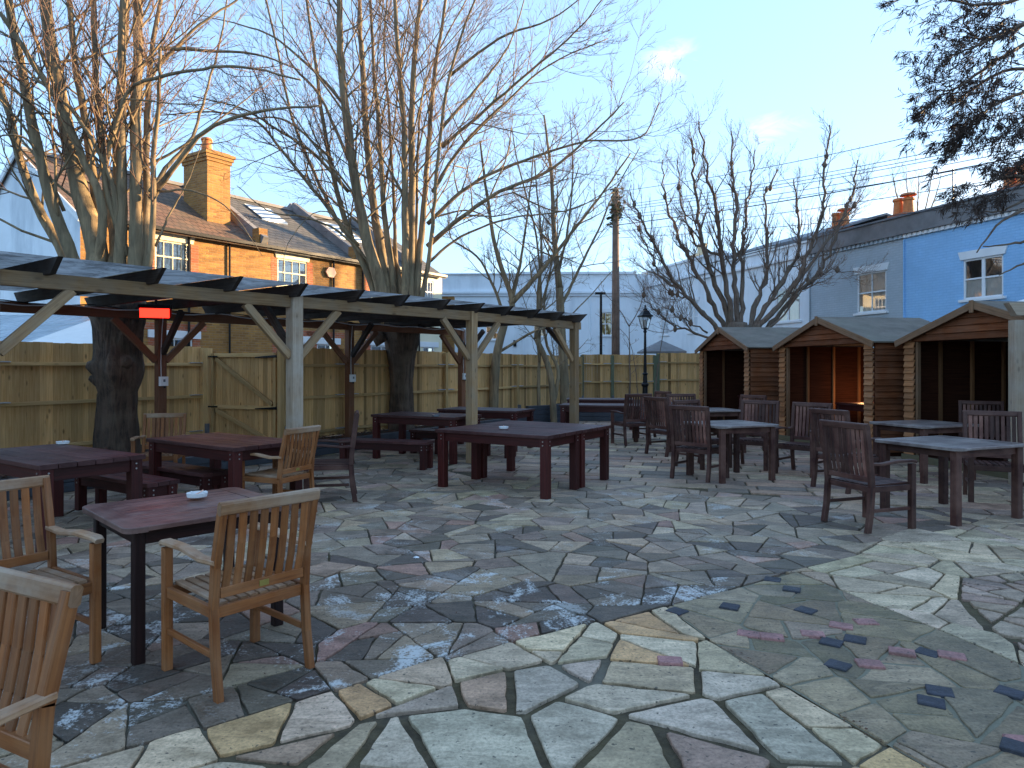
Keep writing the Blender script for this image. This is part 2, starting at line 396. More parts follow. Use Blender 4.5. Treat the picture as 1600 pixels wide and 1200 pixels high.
zE = c4_+[(9,1.2),(9,6.0),(5.6,6.3),(4.1,6.6),c1[-1],c1[-2]]
zG = c5+[(9,1.5),(9,5)]
zF = c6+[(14,6),(14,24),(-3.3,24),(-3.3,13.5),(-1.0,11)]
def zone(p):
    if inpoly(p, zC): return 'C'
    if inpoly(p, zD): return 'D'
    if inpoly(p, zG): return 'G'
    if inpoly(p, zE): return 'E'
    if inpoly(p, zF): return 'F'
    if inpoly(p, zB): return 'B'
    return 'A'
rad = {'A': .44, 'B': .40, 'C': .66, 'D': .46, 'E': .50, 'F': .50, 'G': .36}
X0, X1, Y0, Y1 = -9.0, 9.5, -1.5, 21.5
RS = random.Random(21)
seeds = []; grid = {}
def near(p, r):
    gx, gy = int(p[0]//.6), int(p[1]//.6)
    for i in range(gx-2, gx+3):
        for j in range(gy-2, gy+3):
            for q in grid.get((i, j), ()):
                if (q[0]-p[0])**2+(q[1]-p[1])**2 < r*r: return True
    return False
for k in range(45000):
    p = (RS.uniform(X0, X1), RS.uniform(Y0, Y1))
    if abs(p[0]) > abs(p[1])*.95+3.2 and p[1] > 0 and abs(p[0]) > 9: continue
    z = zone(p)
    if z == 'F': continue
    rz_ = rad[z]*(1.18 if (z == 'A' and p[1] < 6) else 1.05)
    if not near(p, rz_): grid.setdefault((int(p[0]//.6), int(p[1]//.6)), []).append(p); seeds.append(p)
# slab rows for the rear terrace
rowang = math.radians(-14); ca, sa = math.cos(rowang), math.sin(rowang)
Fcells = []
yy = -4.0
while yy < 26:
    h = RS.choice([.24,.28,.33,.4]); xx = -12+RS.random()
    while xx < 18:
        w = RS.choice([.35,.5,.6,.75,.9])
        q = [(xx,yy),(xx+w,yy),(xx+w,yy+h),(xx,yy+h)]
        q = [(a*ca-b_*sa, a*sa+b_*ca) for a, b_ in q]
        if zone(cen(q)) == 'F' and X0 < cen(q)[0] < 12: Fcells.append(q)
        xx += w
    yy += h
cells = []
for p in seeds:
    R0 = 1.6; poly = [(p[0]-R0,p[1]-R0),(p[0]+R0,p[1]-R0),(p[0]+R0,p[1]+R0),(p[0]-R0,p[1]+R0)]
    gx, gy = int(p[0]//.6), int(p[1]//.6)
    for i in range(gx-5, gx+6):
        for j in range(gy-5, gy+6):
            for q in grid.get((i, j), ()):
                if q is p: continue
                dx, dy = q[0]-p[0], q[1]-p[1]
                if dx*dx+dy*dy > 9: continue
                poly = clip(poly, ((p[0]+q[0])/2, (p[1]+q[1])/2), (dx, dy))
                if len(poly) < 3: break
            if len(poly) < 3: break
        if len(poly) < 3: break
    if len(poly) >= 3: cells.append(poly)
# cut by zone borders
def cutseg(cs, a, b_):
    out = []; n = (b_[1]-a[1], -(b_[0]-a[0])); L2 = (b_[0]-a[0])**2+(b_[1]-a[1])**2
    for c in cs:
        ds = [(q[0]-a[0])*n[0]+(q[1]-a[1])*n[1] for q in c]
        cc = cen(c); t = ((cc[0]-a[0])*(b_[0]-a[0])+(cc[1]-a[1])*(b_[1]-a[1]))/L2
        if min(ds) < 0 < max(ds) and -.02 <= t <= 1.02:
            for nn in (n, (-n[0], -n[1])):
                q = clip(c, a, nn)
                if len(q) >= 3 and abs(area(q)) > .004: out.append(q)
        else: out.append(c)
    return out
for line in (c1, c2, c3, c4_, c5, c6):
    for a, b_ in zip(line[:-1], line[1:]): cells = cutseg(cells, a, b_)
# random straight breaks
def split(c, depth):
    A = abs(area(c)); z = zone(cen(c)); lim = {'A': .085 if cen(c)[1] < 7 else .11, 'B': .10, 'C': .16, 'D': .11, 'E': .13, 'G': .06, 'F': .4}[z]
    if A < lim or depth > 5 or (RS.random() < .07 and A < lim*2.6): return [c]
    cx, cy = cen(c); best = max(range(len(c)), key=lambda i: (c[i][0]-c[(i+1)%len(c)][0])**2+(c[i][1]-c[(i+1)%len(c)][1])**2)
    # cut roughly across the longest axis
    mx = max(c, key=lambda q: (q[0]-cx)**2+(q[1]-cy)**2); an = math.atan2(mx[1]-cy, mx[0]-cx)+RS.uniform(-.65, .65)
    n = (math.cos(an), math.sin(an)); a = (cx+RS.uniform(-.06,.06), cy+RS.uniform(-.06,.06))
    p1 = clip(c, a, n); p2 = clip(c, a, (-n[0], -n[1])); out = []
    for q in (p1, p2):
        if len(q) >= 3 and abs(area(q)) > .01: out += split(q, depth+1)
    return out
stones = []
for c in cells: stones += split(c, 0)
stones = [s for s in stones if zone(cen(s)) != 'F'] + Fcells
gap = {'A': .0065, 'B': .009, 'C': .021, 'D': .008, 'E': .008, 'F': .013, 'G': .014}
pal = {
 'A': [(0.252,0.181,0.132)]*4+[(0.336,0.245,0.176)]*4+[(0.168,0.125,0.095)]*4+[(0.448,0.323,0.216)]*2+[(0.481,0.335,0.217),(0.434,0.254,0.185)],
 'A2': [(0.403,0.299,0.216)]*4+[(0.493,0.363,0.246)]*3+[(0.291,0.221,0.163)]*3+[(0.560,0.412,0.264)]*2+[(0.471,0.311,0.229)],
 'B': [(0.694,0.511,0.335)]*4+[(0.634,0.377,0.178)]*3+[(0.717,0.529,0.334)]*3+[(0.519,0.345,0.197)],
 'C': [(0.627,0.480,0.343)]*4+[(0.538,0.421,0.308)]*3+[(0.524,0.373,0.237),(0.478,0.301,0.206),(0.672,0.519,0.370)],
 'D': [(0.316,0.227,0.134)]*4+[(0.370,0.271,0.173)]*2+[(0.248,0.185,0.113)]*3+[(0.405,0.289,0.182)],
 'E': [(0.627,0.470,0.299)]*4+[(0.549,0.412,0.273)]*3+[(0.672,0.510,0.352)]*2+[(0.473,0.344,0.225)],
 'F': [(0.470,0.333,0.229)]*4+[(0.370,0.250,0.189)]*4+[(0.582,0.431,0.282)]*3+[(0.476,0.292,0.198)]*2+[(0.258,0.196,0.154)]*2,
 'G': [(0.398,0.261,0.198)]*3+[(0.460,0.309,0.221),(0.448,0.323,0.229)]}
def inset(poly, g):
    if area(poly) < 0: poly = poly[::-1]
    out = poly
    for i in range(len(poly)):
        a, b_ = poly[i], poly[(i+1) % len(poly)]
        n = (b_[1]-a[1], -(b_[0]-a[0])); L = math.hypot(*n)
        if L < 1e-5: continue
        n = (n[0]/L, n[1]/L); out = clip(out, (a[0]-n[0]*g, a[1]-n[1]*g), n)
        if len(out) < 3: return None
    return out
sv = []; sf = []; scol = []; swear = []; smoss = []
def add_stone(poly, col, wear, mos, g, top=.0, h=.022, tilt=.006, jit=.008, rc=.012):
    q = inset(poly, g)
    if not q or abs(area(q)) < .0035: return
    cx, cy = cen(q); dist = math.hypot(cx, cy); pts = []
    seg = .07 if dist < 6 else (.14 if dist < 11 else 9)
    if dist > 11: jit = 0
    for i in range(len(q)):
        a, b_ = q[i], q[(i+1) % len(q)]; L = math.hypot(b_[0]-a[0], b_[1]-a[1])
        if L < .012: continue
        k = max(1, int(L/seg)); 
        for j in range(k):
            t = (j+(RS.uniform(-.2,.2) if j else 0))/k
            cr = .14 if (j == 0 and L > .08) else 0
            tt = t if j else min(.16, rc/L)
            pts.append((a[0]+(b_[0]-a[0])*tt+RS.uniform(-jit,jit), a[1]+(b_[1]-a[1])*tt+RS.uniform(-jit,jit)))
        if L > .06: pts.append((a[0]+(b_[0]-a[0])*(1-rc*.75/L), a[1]+(b_[1]-a[1])*(1-rc*.75/L)))
    if len(pts) < 3: return
    z0 = RS.uniform(-.004,.004)+top; tx, ty = RS.uniform(-tilt,tilt), RS.uniform(-tilt,tilt)
    i0 = len(sv); n = len(pts)
    for (x, y) in pts: sv.append((x, y, -h))
    for (x, y) in pts: sv.append((x, y, z0-.004+(x-cx)*tx+(y-cy)*ty))
    for (x, y) in pts:
        L = math.hypot(x-cx, y-cy)+1e-6; s_ = max(0, 1-.005/L)
        sv.append((cx+(x-cx)*s_, cy+(y-cy)*s_, z0+(x-cx)*tx+(y-cy)*ty))
    for k in range(2):
        for i in range(n):
            j = (i+1) % n; sf.append([i0+k*n+i, i0+k*n+j, i0+(k+1)*n+j, i0+(k+1)*n+i]); scol.append(col); swear.append(wear); smoss.append(mos)
    sf.append([i0+2*n+i for i in range(n)]); scol.append(col); swear.append(wear); smoss.append(mos)
for s in stones:
    c = cen(s); z = zone(c)
    key = z
    if z == 'A':
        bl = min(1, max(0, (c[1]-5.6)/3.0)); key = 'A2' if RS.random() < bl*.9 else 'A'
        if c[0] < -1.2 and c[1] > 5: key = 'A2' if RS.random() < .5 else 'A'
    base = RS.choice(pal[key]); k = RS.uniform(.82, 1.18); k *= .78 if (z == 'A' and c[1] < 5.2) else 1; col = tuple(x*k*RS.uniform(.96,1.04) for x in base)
    wear = 0
    if z == 'A': wear = 1.0 if (c[1] < 5.2 and RS.random() < .6) else RS.choice([0,0,.2,.5])
    mos = {'A': .25, 'B': .3, 'C': .5, 'D': 1.0, 'E': .6, 'F': .45, 'G': .6}[z]
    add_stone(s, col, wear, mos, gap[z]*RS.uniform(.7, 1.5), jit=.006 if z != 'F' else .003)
# small brick inserts laid on the mossy strip
def insert(px, py, w, d_, col, ang):
    c = G(px, py); a = math.radians(ang); q = [(-w/2,-d_/2),(w/2,-d_/2),(w/2,d_/2),(-w/2,d_/2)]
    q = [(c.x+x*math.cos(a)-y*math.sin(a), c.y+x*math.sin(a)+y*math.cos(a)) for x, y in q]
    add_stone(q, col, 0, .15, .001, .010, jit=.002, rc=.004)
for px, py in ((1058,955),(1207,906),(1237,922),(1140,949),(1259,954),(1299,1004),(1336,1001),(1449,1020),(1309,1040),(1468,1081),(1455,1097),(1578,1083),(1590,1170)):
    insert(px, py, .115, .105, (.05,.05,.065), RS.uniform(-50,-25))
for px, py in ((1206,996),(1270,992),(1314,979),(1353,973),(1170,991),(1409,1020),(1487,1026),(1359,1038),(1047,1033),(1600,1160)):
    insert(px, py, .13, .09, (.42,.20,.18), RS.uniform(-30,0))
me = bpy.data.meshes.new('patio'); me.from_pydata(sv, [], sf)
a = me.attributes.new('col', 'FLOAT_COLOR', 'FACE'); fl = []
# colours as face attribute
me.attributes.remove(a); a = me.attributes.new('col', 'FLOAT_VECTOR', 'FACE')
for c in scol: fl += list(c)
a.data.foreach_set('vector', fl)
a = me.attributes.new('wear', 'FLOAT', 'FACE'); a.data.foreach_set('value', swear)
a = me.attributes.new('moss', 'FLOAT', 'FACE'); a.data.foreach_set('value', smoss)
me.materials.append(M['stone']); me.update()
o = bpy.data.objects.new('patio', me); COL.objects.link(o); o['kind'] = 'structure'; o['label'] = 'crazy paving of grey, cream and mossy flagstones'
def sheet(name, mat, pts, z, kind='structure', attrs=None):
    me = bpy.data.meshes.new(name); me.from_pydata([(x, y, z) for x, y in pts], [], [list(range(len(pts)))])
    me.materials.append(M[mat])
    if attrs:
        for k_, v_ in attrs.items(): at = me.attributes.new(k_, 'FLOAT', 'FACE'); at.data.foreach_set('value', [v_])
    me.update(); o = bpy.data.objects.new(name, me); COL.objects.link(o)
    if kind: o['kind'] = kind
    return o
sheet('ground', 'tarmac', [(-400,-400),(400,-400),(400,400),(-400,400)], -.06)
sheet('paving_bed', 'joint', [(-10,-2),(14,-2),(14,24),(-10,24)], -.018, attrs={'mort': 0})
sheet('mortar_strip', 'joint', zD, -.006, attrs={'mort': 1.0})

# ------------------------------------------------------------------ furniture
def frontleg(z, x, y, w): 
    b = MB(); b.beam((x,y,0),(x,y,z), w, w, (0,1,0), .004); return b
def make_chair(name, label, cat, mat, armmat, H=.9, W=.57, nsl=8, leg=.044, lean=.09, slw=.033, brass=True):
    t = thing(name, label, cat)
    hw = W/2-leg/2; yf = .25; yb = -.24
    b = MB()
    n = 8
    for i in range(n):
        x = -hw+leg/2+.012+(i+.5)*(2*hw-leg-.024)/n
        b.beam((x,yb+.02,.425),(x,yf+.0,.435), (2*hw-leg-.024)/n-.012, .018)
    b.build('seat', armmat, t)
    b = MB()
    b.beam((-hw+leg/2,yf-.005,.395),(hw-leg/2,yf-.005,.395), .024, .06)
    b.beam((-hw+leg/2,yb+.01,.395),(hw-leg/2,yb+.01,.395), .024, .055)
    for s in (-1,1):
        b.beam((s*hw,yb+.02,.40),(s*hw,yf-.02,.40), .024, .055)
    b.build('seat_frame', mat, t)
    for s in (-1,1):
        b = MB(); b.beam((s*hw,yb+.02,.20),(s*hw,yf-.02,.20), .02, .032); b.build('stretcher', mat, t)
    for s in (-1,1):
        frontleg(.625, s*hw, yf, leg).build('leg', mat, t)
        b = MB(); pr = [(-.05,0),(-.018,.18),(0,.42),(-.018,.62),(-lean,H)]
        for (a0,z0),(a1,z1) in zip(pr[:-1],pr[1:]): 
            b.beam((s*hw,yb+a0,z0-.003),(s*hw,yb+a1,z1+.003), leg*.8, leg, (0,1,0), .004, t=.95)
        b.build('leg', mat, t)
        b = MB(); xo = s*hw
        ap = [(yb-.04,.640),(yb+.12,.632),(yb+.30,.655),(yf+.015,.652),(yf+.045,.640)]; ws = [.042,.05,.056,.058,.046]
        for k in range(4):
            b.beam((xo,ap[k][0]-.001,ap[k][1]),(xo,ap[k+1][0]+.001,ap[k+1][1]), ws[k], .026, ch=.006, t=1.0, w1=ws[k+1])
        b.build('arm', armmat, t)
    def by(z): return yb - lean*max(0,(z-.42)/(H-.42))**1.2
    b = MB(); 
    b.beam((-hw-leg/2+.003,by(H)-.002,H-.012),(hw+leg/2-.003,by(H)-.002,H-.012), .036, .062, (0,-.2,1), .008)
    tr = b.build('top_rail', armmat, t)
    b = MB(); b.beam((-hw+leg/2,by(.5),.49),(hw-leg/2,by(.5),.49), .026, .05); b.build('bottom_rail', mat, t)
    b = MB(); span = 2*hw-leg
    for i in range(nsl):
        x = -span/2+(i+.5)*span/nsl
        zs = [.505,.60,.72,H-.04]; ys = [by(z)+ (-.012 if 0<k<3 else 0) for k, z in enumerate(zs)]; tt = R.uniform(.62,1.25) if brass else R.choice([.5,.7,.9,1.2,1.8,2.6])
        for k in range(3): b.beam((x,ys[k],zs[k]-.002),(x,ys[k+1],zs[k+1]+.002), span/nsl-.016, .012, (0,1,0), .003, t=tt)
    b.build('backrest', mat, t)
    if brass:
        b = MB(); b.box((0,by(.5)-.0145,.49), .05, .003, .028); b.build('plate', 'brass', t)
    return t
TG = 'teak garden armchairs'; DG = 'dark brown garden armchairs'
def rzf(f): return math.atan2(f[1], f[0])-math.pi/2
tk = [((-1.42,3.60),(-.763,.646),'orange teak armchair seen from behind, pulled up to the near rectangular table'),
      ((-2.53,3.60),(.83,-.56),'orange teak armchair at the left end of the near rectangular table, facing the camera'),
      ((-1.62,1.80),(-.45,-.89),'large teak armchair cut off by the bottom left corner'),
      ((-2.46,7.32),(-.92,.39),'teak armchair with its back to us, at the gate table by the grey post'),
      ((-4.55,9.0),(.25,-.97),'pale teak armchair between the thick tree trunk and the gate, behind the red table')]
ch0 = make_chair('garden_armchair', '', 'chair', 'teak', 'teak_grey', .91, .53, 8)
def place(proto, first, specs, group):
    for i, (xy, f, lab) in enumerate(specs):
        if i == 0: proto.location = (xy[0], xy[1], 0); proto.rotation_euler = (0,0,rzf(f)); proto['label'] = lab; proto['group'] = group
        else: dup(proto, (xy[0], xy[1], 0), rzf(f), lab, group)
dk = [((3.50,6.85),(.94,.32),'dark armchair with sun-bleached slats, its back turned, nearest on the right'),
      ((2.62,9.72),(.69,.72),'dark armchair seen from behind, left of the small square table in the middle'),
      ((2.78,12.35),(.85,.45),'dark armchair seen edge-on, leftmost of the cluster by the far small table'),
      ((2.95,10.85),(.55,-.83),'dark armchair behind the middle small table, mostly hidden by the table'),
      ((3.35,13.4),(.1,-1),'farthest low dark armchair in front of the leftmost hut corner'),
      ((4.25,12.9),(-.85,-.5),'dark armchair in front of the leftmost hut, right of the far small table'),
      ((3.72,10.75),(-.62,-.78),'dark armchair behind the right corner of the middle small table'),
      ((4.20,10.1),(-.75,-.66),'dark armchair facing us, between the middle small table and the middle hut'),
      ((4.25,8.85),(.92,.38),'dark armchair behind the bleached one, left of the rear right table'),
      ((5.62,8.1),(-.45,-.89),'wide dark armchair facing us behind the nearer right table, cut by the picture edge'),
      ((7.15,10.6),(-.5,-.86),'dark armchair in front of the right-hand hut by the grey post'),
      ((2.38,14.0),(-.35,.94),'dark armchair with its back to us beside the pergola end post'),
      ((2.98,15.0),(-.93,-.36),'dark armchair seen from the side just below the lamp post'),
      ((-2.14,8.2),(-.975,-.223),'dark armchair seen sideways next to the back pergola post')]
ch1 = make_chair('garden_armchair', '', 'chair', 'dark_chair', 'dark_chair', 1.0, .60, 9, .055, .07, .03, False)
place(ch0, True, tk, TG); place(ch1, True, dk, DG)
KIDS.clear()

def make_heavy(name, label, L=1.66, W=.88, H=.745, leg=.10, npl=6, cat='table'):
    t = thing(name, label, cat)
    b = MB(); pw = W/npl
    for i in range(npl): b.box((R.uniform(-.004,.004),-W/2+pw*(i+.5),H-.02), L, pw-.007, .04, ch=.004)
    b.build('top', 'stained_top', t)
    b = MB(); lx = L/2-.02-leg/2; ly = W/2-.02-leg/2
    for s in (-1,1):
        b.box((0,s*(ly+.01),H-.04-.055), 2*lx-leg, .032, .105)
        b.box((s*(lx+.01),0,H-.04-.055), .032, 2*ly-leg, .105)
    b.build('apron', 'stained', t)
    for sx in (-1,1):
        for sy in (-1,1):
            b = MB(); b.beam((sx*lx,sy*ly,0),(sx*lx,sy*ly,H-.041), leg, leg, (0,1,0), .005); lg = b.build('leg', 'stained', t)
            b = MB()
            for z in (H-.075, H-.12):
                b.tube([(sx*(lx+leg/2-.001),sy*(ly-.01),z),(sx*(lx+leg/2+.006),sy*(ly-.01),z)], .008, 8)
                b.tube([(sx*(lx-.01),sy*(ly+leg/2-.001),z),(sx*(lx-.01),sy*(ly+leg/2+.006),z)], .008, 8)
            b.build('bolt', 'bolt', lg)
    return t
def make_small(name, label, L=1.0, W=.95, H=.76, leg=.07, topm='dark_top', legm='dark_chair', n=9, rnd=.07):
    t = thing(name, label, 'table'); b = MB()
    bw = .11
    # inner slats run along x between two breadboard ends
    for i in range(n):
        y = -W/2+bw+(i+.5)*(W-2*bw)/n
        b.box((0,y,H-.013), L-2*bw-.01, (W-2*bw)/n-.007, .022, ch=.002)
    for s in (-1,1):
        b.beam((-L/2+bw,s*(W/2-bw/2),H-.014),(L/2-bw,s*(W/2-bw/2),H-.014), bw-.004, .026)
        # ends with rounded corners
        pts = []
        for cy, a0 in ((1, 0), (-1, -90)):
            for k in range(6):
                an = math.radians(a0+ (90-18*k if cy == 1 else -18*k))
                pts.append((L/2-rnd+rnd*math.cos(an), cy*(W/2-rnd)+rnd*math.sin(an)))
        pts = [(L/2-bw, W/2)]+[(L/2-rnd+rnd*math.cos(math.radians(90-15*k)), W/2-rnd+rnd*math.sin(math.radians(90-15*k))) for k in range(7)]+[(L/2-rnd+rnd*math.cos(math.radians(-15*k)), -W/2+rnd+rnd*math.sin(math.radians(-15*k))) for k in range(7)]+[(L/2-bw, -W/2)]
        pts = [(s*x, y) for x, y in pts]
        if s > 0: pts = pts[::-1]
        i0 = len(b.v); N = len(pts)
        for z in (H-.03, H-.004, H): 
            for (x, y) in pts:
                k_ = .003 if z == H else 0; b.v.append(V((x-math.copysign(k_, x), y-math.copysign(k_, y), z)))
        for k in range(2):
            for i in range(N): j = (i+1) % N; b.face([i0+k*N+i,i0+k*N+j,i0+(k+1)*N+j,i0+(k+1)*N+i], [(pts[i][1],0),(pts[j][1],0),(pts[j][1],.03),(pts[i][1],.03)], .9)
        b.face([i0+2*N+i for i in range(N)], [(p_[1], p_[0]) for p_ in pts], .95); b.face([i0+N-1-i for i in range(N)], [(0,0)]*N, .9)
    b.build('top', topm, t)
    b = MB(); lx = L/2-.085; ly = W/2-.085
    for s in (-1,1):
        b.box((0,s*ly,H-.03-.04), 2*lx, .024, .075); b.box((s*lx,0,H-.03-.04), .024, 2*ly, .075)
    b.build('apron', legm, t)
    for sx in (-1,1):
        for sy in (-1,1):
            b = MB(); b.beam((sx*lx,sy*ly,0),(sx*lx,sy*ly,H-.031), leg, leg, (0,1,0), .006); b.build('leg', legm, t)
    return t
HG = 'heavy dark red plank tables'
def corner_tab(P, u, v, L, W): # front corner P, directions to the other corners
    u = V(u).normalized(); v = V(v).normalized(); c = V(P)+u*L/2+v*W/2
    return (c.x, c.y), math.atan2(u.y, u.x)
def heavy(first, P, u, v, lab, L=1.66, W=.88):
    (x, y), rz = corner_tab(P, u, v, L, W)
    if first: T0.location = (x, y, 0); T0.rotation_euler = (0,0,rz); T0['label'] = lab; T0['group'] = HG; return T0
    return dup(T0, (x, y, 0), rz, lab, HG)
T0 = make_heavy('plank_table', '')
U8 = (-.845,.533); V8 = (.533,.845)
heavy(1, (.416,8.10), U8, V8, 'nearer of the pushed-together pair of red plank tables, with a pale ashtray')
q = V((.416,8.10))+V(V8)*.90
heavy(0, q, U8, V8, 'farther of the pushed-together pair of plank tables, bluish shine on top')
heavy(0, (-3.76,5.63), (-.832,.555), (.35,.93), 'heavy red plank table at the left edge, in front of the thick trunk')
heavy(0, (-2.73,6.89), (-.82,.57), (.50,.87), 'heavy red plank table in front of the gate, teak armchairs around it')
heavy(0, (-.93,11.05), (-.89,.45), (.5,.86), 'dark plank table under the pergola beside the second tree trunk')
heavy(0, (.07,12.6), (-.9,.42), (.42,.9), 'dark plank table behind the middle front pergola post')
heavy(0, (2.62,14.35), (-.97,.2), (.2,.97), 'dark plank table just right of the pergola end post, armchairs beside it', 1.66, .88)
heavy(0, (3.0,17.1), (-.99,.1), (.1,.99), 'farthest dark plank table, in front of the blue planter')
T3 = dup(T0, (7.35,13.9,.06), math.radians(-80), 'dark table standing inside the middle wooden hut', HG)
dup(T0, (6.5,17.6,.06), math.radians(-80), 'dark table standing inside the leftmost wooden hut', HG)
dup(T0, (8.0,10.7,.06), math.radians(-80), 'dark table standing inside the right-hand wooden hut', HG)
BG = 'low dark red plank benches'
B0 = make_heavy('bench', '', 1.5, .34, .42, .09, 3, 'bench')
def bench(first, c, u, lab):
    rz = math.atan2(u[1], u[0])
    if first: B0.location = (c[0], c[1], 0); B0.rotation_euler = (0,0,rz); B0['label'] = lab; B0['group'] = BG
    else: dup(B0, (c[0], c[1], 0), rz, lab, BG)
bench(1, (-1.95,10.78), (-.93,.3), 'low plank bench in front of the pergola table, right of the sideways dark chair')
bench(0, (-4.05,7.28), (-.83,.55), 'low red bench tucked behind the leftmost plank table')
bench(0, (-3.78,7.9), (-.83,.55), 'low red bench along the left side of the gate table')
bench(0, (-1.1,12.35), (-.9,.4), 'low dark bench behind the table by the second trunk')
bench(0, (-.65,12.2), (-.9,.42), 'low dark bench seen through the legs of the big central table')
KIDS.clear()
SG = 'square dark slatted tables'
u22 = V((.94,.34)); 
S0 = make_small('slatted_table', 'small square dark table in the middle with dark armchairs on all sides', .98, .92, .765)
S0['group'] = SG; S0.location = (3.04,9.74,0); S0.rotation_euler = (0,0,math.radians(20))
dup(S0, (4.60,7.34,0), math.radians(22), 'nearer square dark table on the right with a bluish shine', SG).scale = (1.12,1.06,1)
dup(S0, (5.75,9.75,0), math.radians(20), 'rear square dark table on the right, just before the gap between two huts', SG).scale = (1.1,1,1)
dup(S0, (3.65,12.9,0), math.radians(12), 'far square dark table in front of the leftmost hut', SG)
TT = make_small('slatted_table', 'rectangular weathered table with breadboard ends between the near teak armchairs', .94, .86, .725, .058, 'table_teak', 'table_teak_leg', 8, .06)
TT.location = (-1.93,4.17,0); TT.rotation_euler = (0,0,math.radians(45))

# small items
def ashtray(p, lab, mat='plastic'):
    t = thing('ashtray', lab, 'ashtray', p, R.random()*3, 'ashtrays on the tables')
    b = MB(); b.lathe([(.045,0),(.058,.006),(.062,.03),(.056,.03),(.05,.012),(.001,.010)], n=20); b.build('dish', mat, t, smooth=False)
    b = MB()
    for k in range(4):
        a = k*1.57+.3; b.beam((.045*math.cos(a),.045*math.sin(a),.026),(.062*math.cos(a),.062*math.sin(a),.030), .010, .006)
    b.build('rest', mat, t)
    b = MB(); b.tube([(-.02,.0,.016),(.015,.02,.022),(.045,.03,.036)], .004, 6); b.build('cigarette', 'alarm', t)
ashtray(D(308,776,4.25)*1 if False else (G(308,777,.737)), 'pale ashtray on the rectangular weathered table')
ashtray(G(787,670,.747), 'white ashtray on the big central table')
ashtray(G(98,694,.747), 'small ashtray on the leftmost plank table')
ashtray(G(681,651,.747), 'dark ashtray on the table under the pergola', 'lead')
b = MB()
c = G(650,872,.004)
for k in range(7):
    a = k*.9; b.poly([(c.x+math.cos(a)*.028, c.y+math.sin(a)*.02, .006), (c.x+math.cos(a+.9)*.028, c.y+math.sin(a+.9)*.02, .012), (c.x, c.y, .022)])
tag(b.build('tissue', 'white'), 'crumpled white tissue on the dark paving', 'litter')
# fallen leaves and grit
b = MB(); RL = random.Random(5)
def leafq(x, y, z, s):
    a = RL.random()*6.28; dx = math.cos(a)*s; dy = math.sin(a)*s
    b.poly([(x-dx,y-dy,z),(x+dy*.45,y-dx*.45,z+s*RL.uniform(.1,.5)),(x+dx,y+dy,z+.002),(x-dy*.45,y+dx*.45,z+s*RL.uniform(.1,.4))], RL.uniform(.5,1.6))
for k in range(200):
    x = RL.uniform(-6,7); y = RL.uniform(2,18); leafq(x, y, .004, RL.uniform(.005,.014))
for l in (c5, c4_, c3):
    for (a, b2) in zip(l[:-1], l[1:]):
        for k in range(16):
            t = RL.random(); leafq(a[0]+(b2[0]-a[0])*t+RL.gauss(0,.03), a[1]+(b2[1]-a[1])*t+RL.gauss(0,.03), .003, RL.uniform(.003,.011))
tag(b.build('fallen_leaves', 'leaf'), 'scattered dead leaves and grit on the paving', 'leaves', kind='stuff')

# ------------------------------------------------------------------ pergola
pd = V((.621,.784,0)); pp = V((-.784,.621,0))
fp = [V((-2.74,8.79,0))-pd*3.19, V((-2.74,8.79,0)), V((-.65,11.26,0)), V((1.23,13.80,0))]
bp = [V((-5.35,10.62,0))-pd*3.3, V((-5.35,10.62,0)), V((-3.135,13.46,0)), V((-1.15,15.95,0))]
pg = thing('pergola', 'long timber pergola with pale roof sheets and braced posts beside the fence', 'pergola', world=True)
for i, p_ in enumerate(fp):
    b = MB(); b.beam(p_, p_+V((0,0,2.44)), .155 if i == 1 else .14, .155 if i == 1 else .14, pp, .006); b.build('post', 'postgrey' if i in (0,1) else 'larch', pg)
for p_ in bp:
    b = MB(); b.beam(p_, p_+V((0,0,2.40)), .13, .13, pp, .006); b.build('post', 'rafter_red', pg)
def plate(a, b_, z, h, mat, w=.07):
    m_ = MB(); m_.beam(a+V((0,0,z)), b_+V((0,0,z)), w, h, ch=.005); m_.build('beam', mat, pg)
fpl = [fp[0]-pd*1.6]+fp
plate(fp[0]-pd*1.6, fp[0]-pd*.071, 2.365, .145, 'larch')
for a, b_ in zip(fp[:-1], fp[1:]): plate(a+pd*.079, b_-pd*.079, 2.365, .145, 'larch')
plate(fp[3]+pd*.071, fp[3]+pd*.2, 2.365, .145, 'larch')
plate(bp[0]-pd*1.6, bp[0]-pd*.066, 2.33, .14, 'rafter_red')
for a, b_ in zip(bp[:-1], bp[1:]): plate(a+pd*.067, b_-pd*.067, 2.33, .14, 'rafter_red')
def brace(post, dr, zt, mat, L=.62, off=.075):
    m_ = MB(); m_.beam(post+dr*off+V((0,0,zt-L)), post+dr*(L+off-.02)+V((0,0,zt-.005)), .065, .095, ch=.005); m_.build('brace', mat, pg)
for i, p_ in enumerate(fp):
    if i < 3: brace(p_, pd, 2.30, 'larch')
    brace(p_, -pd, 2.30, 'larch')
    brace(p_, pp, 2.36, 'rafter', .6)
for i, p_ in enumerate(bp):
    if i < 3: brace(p_, pd, 2.26, 'rafter_red')
    brace(p_, -pd, 2.26, 'rafter_red'); brace(p_, -pp, 2.36, 'rafter', .6)
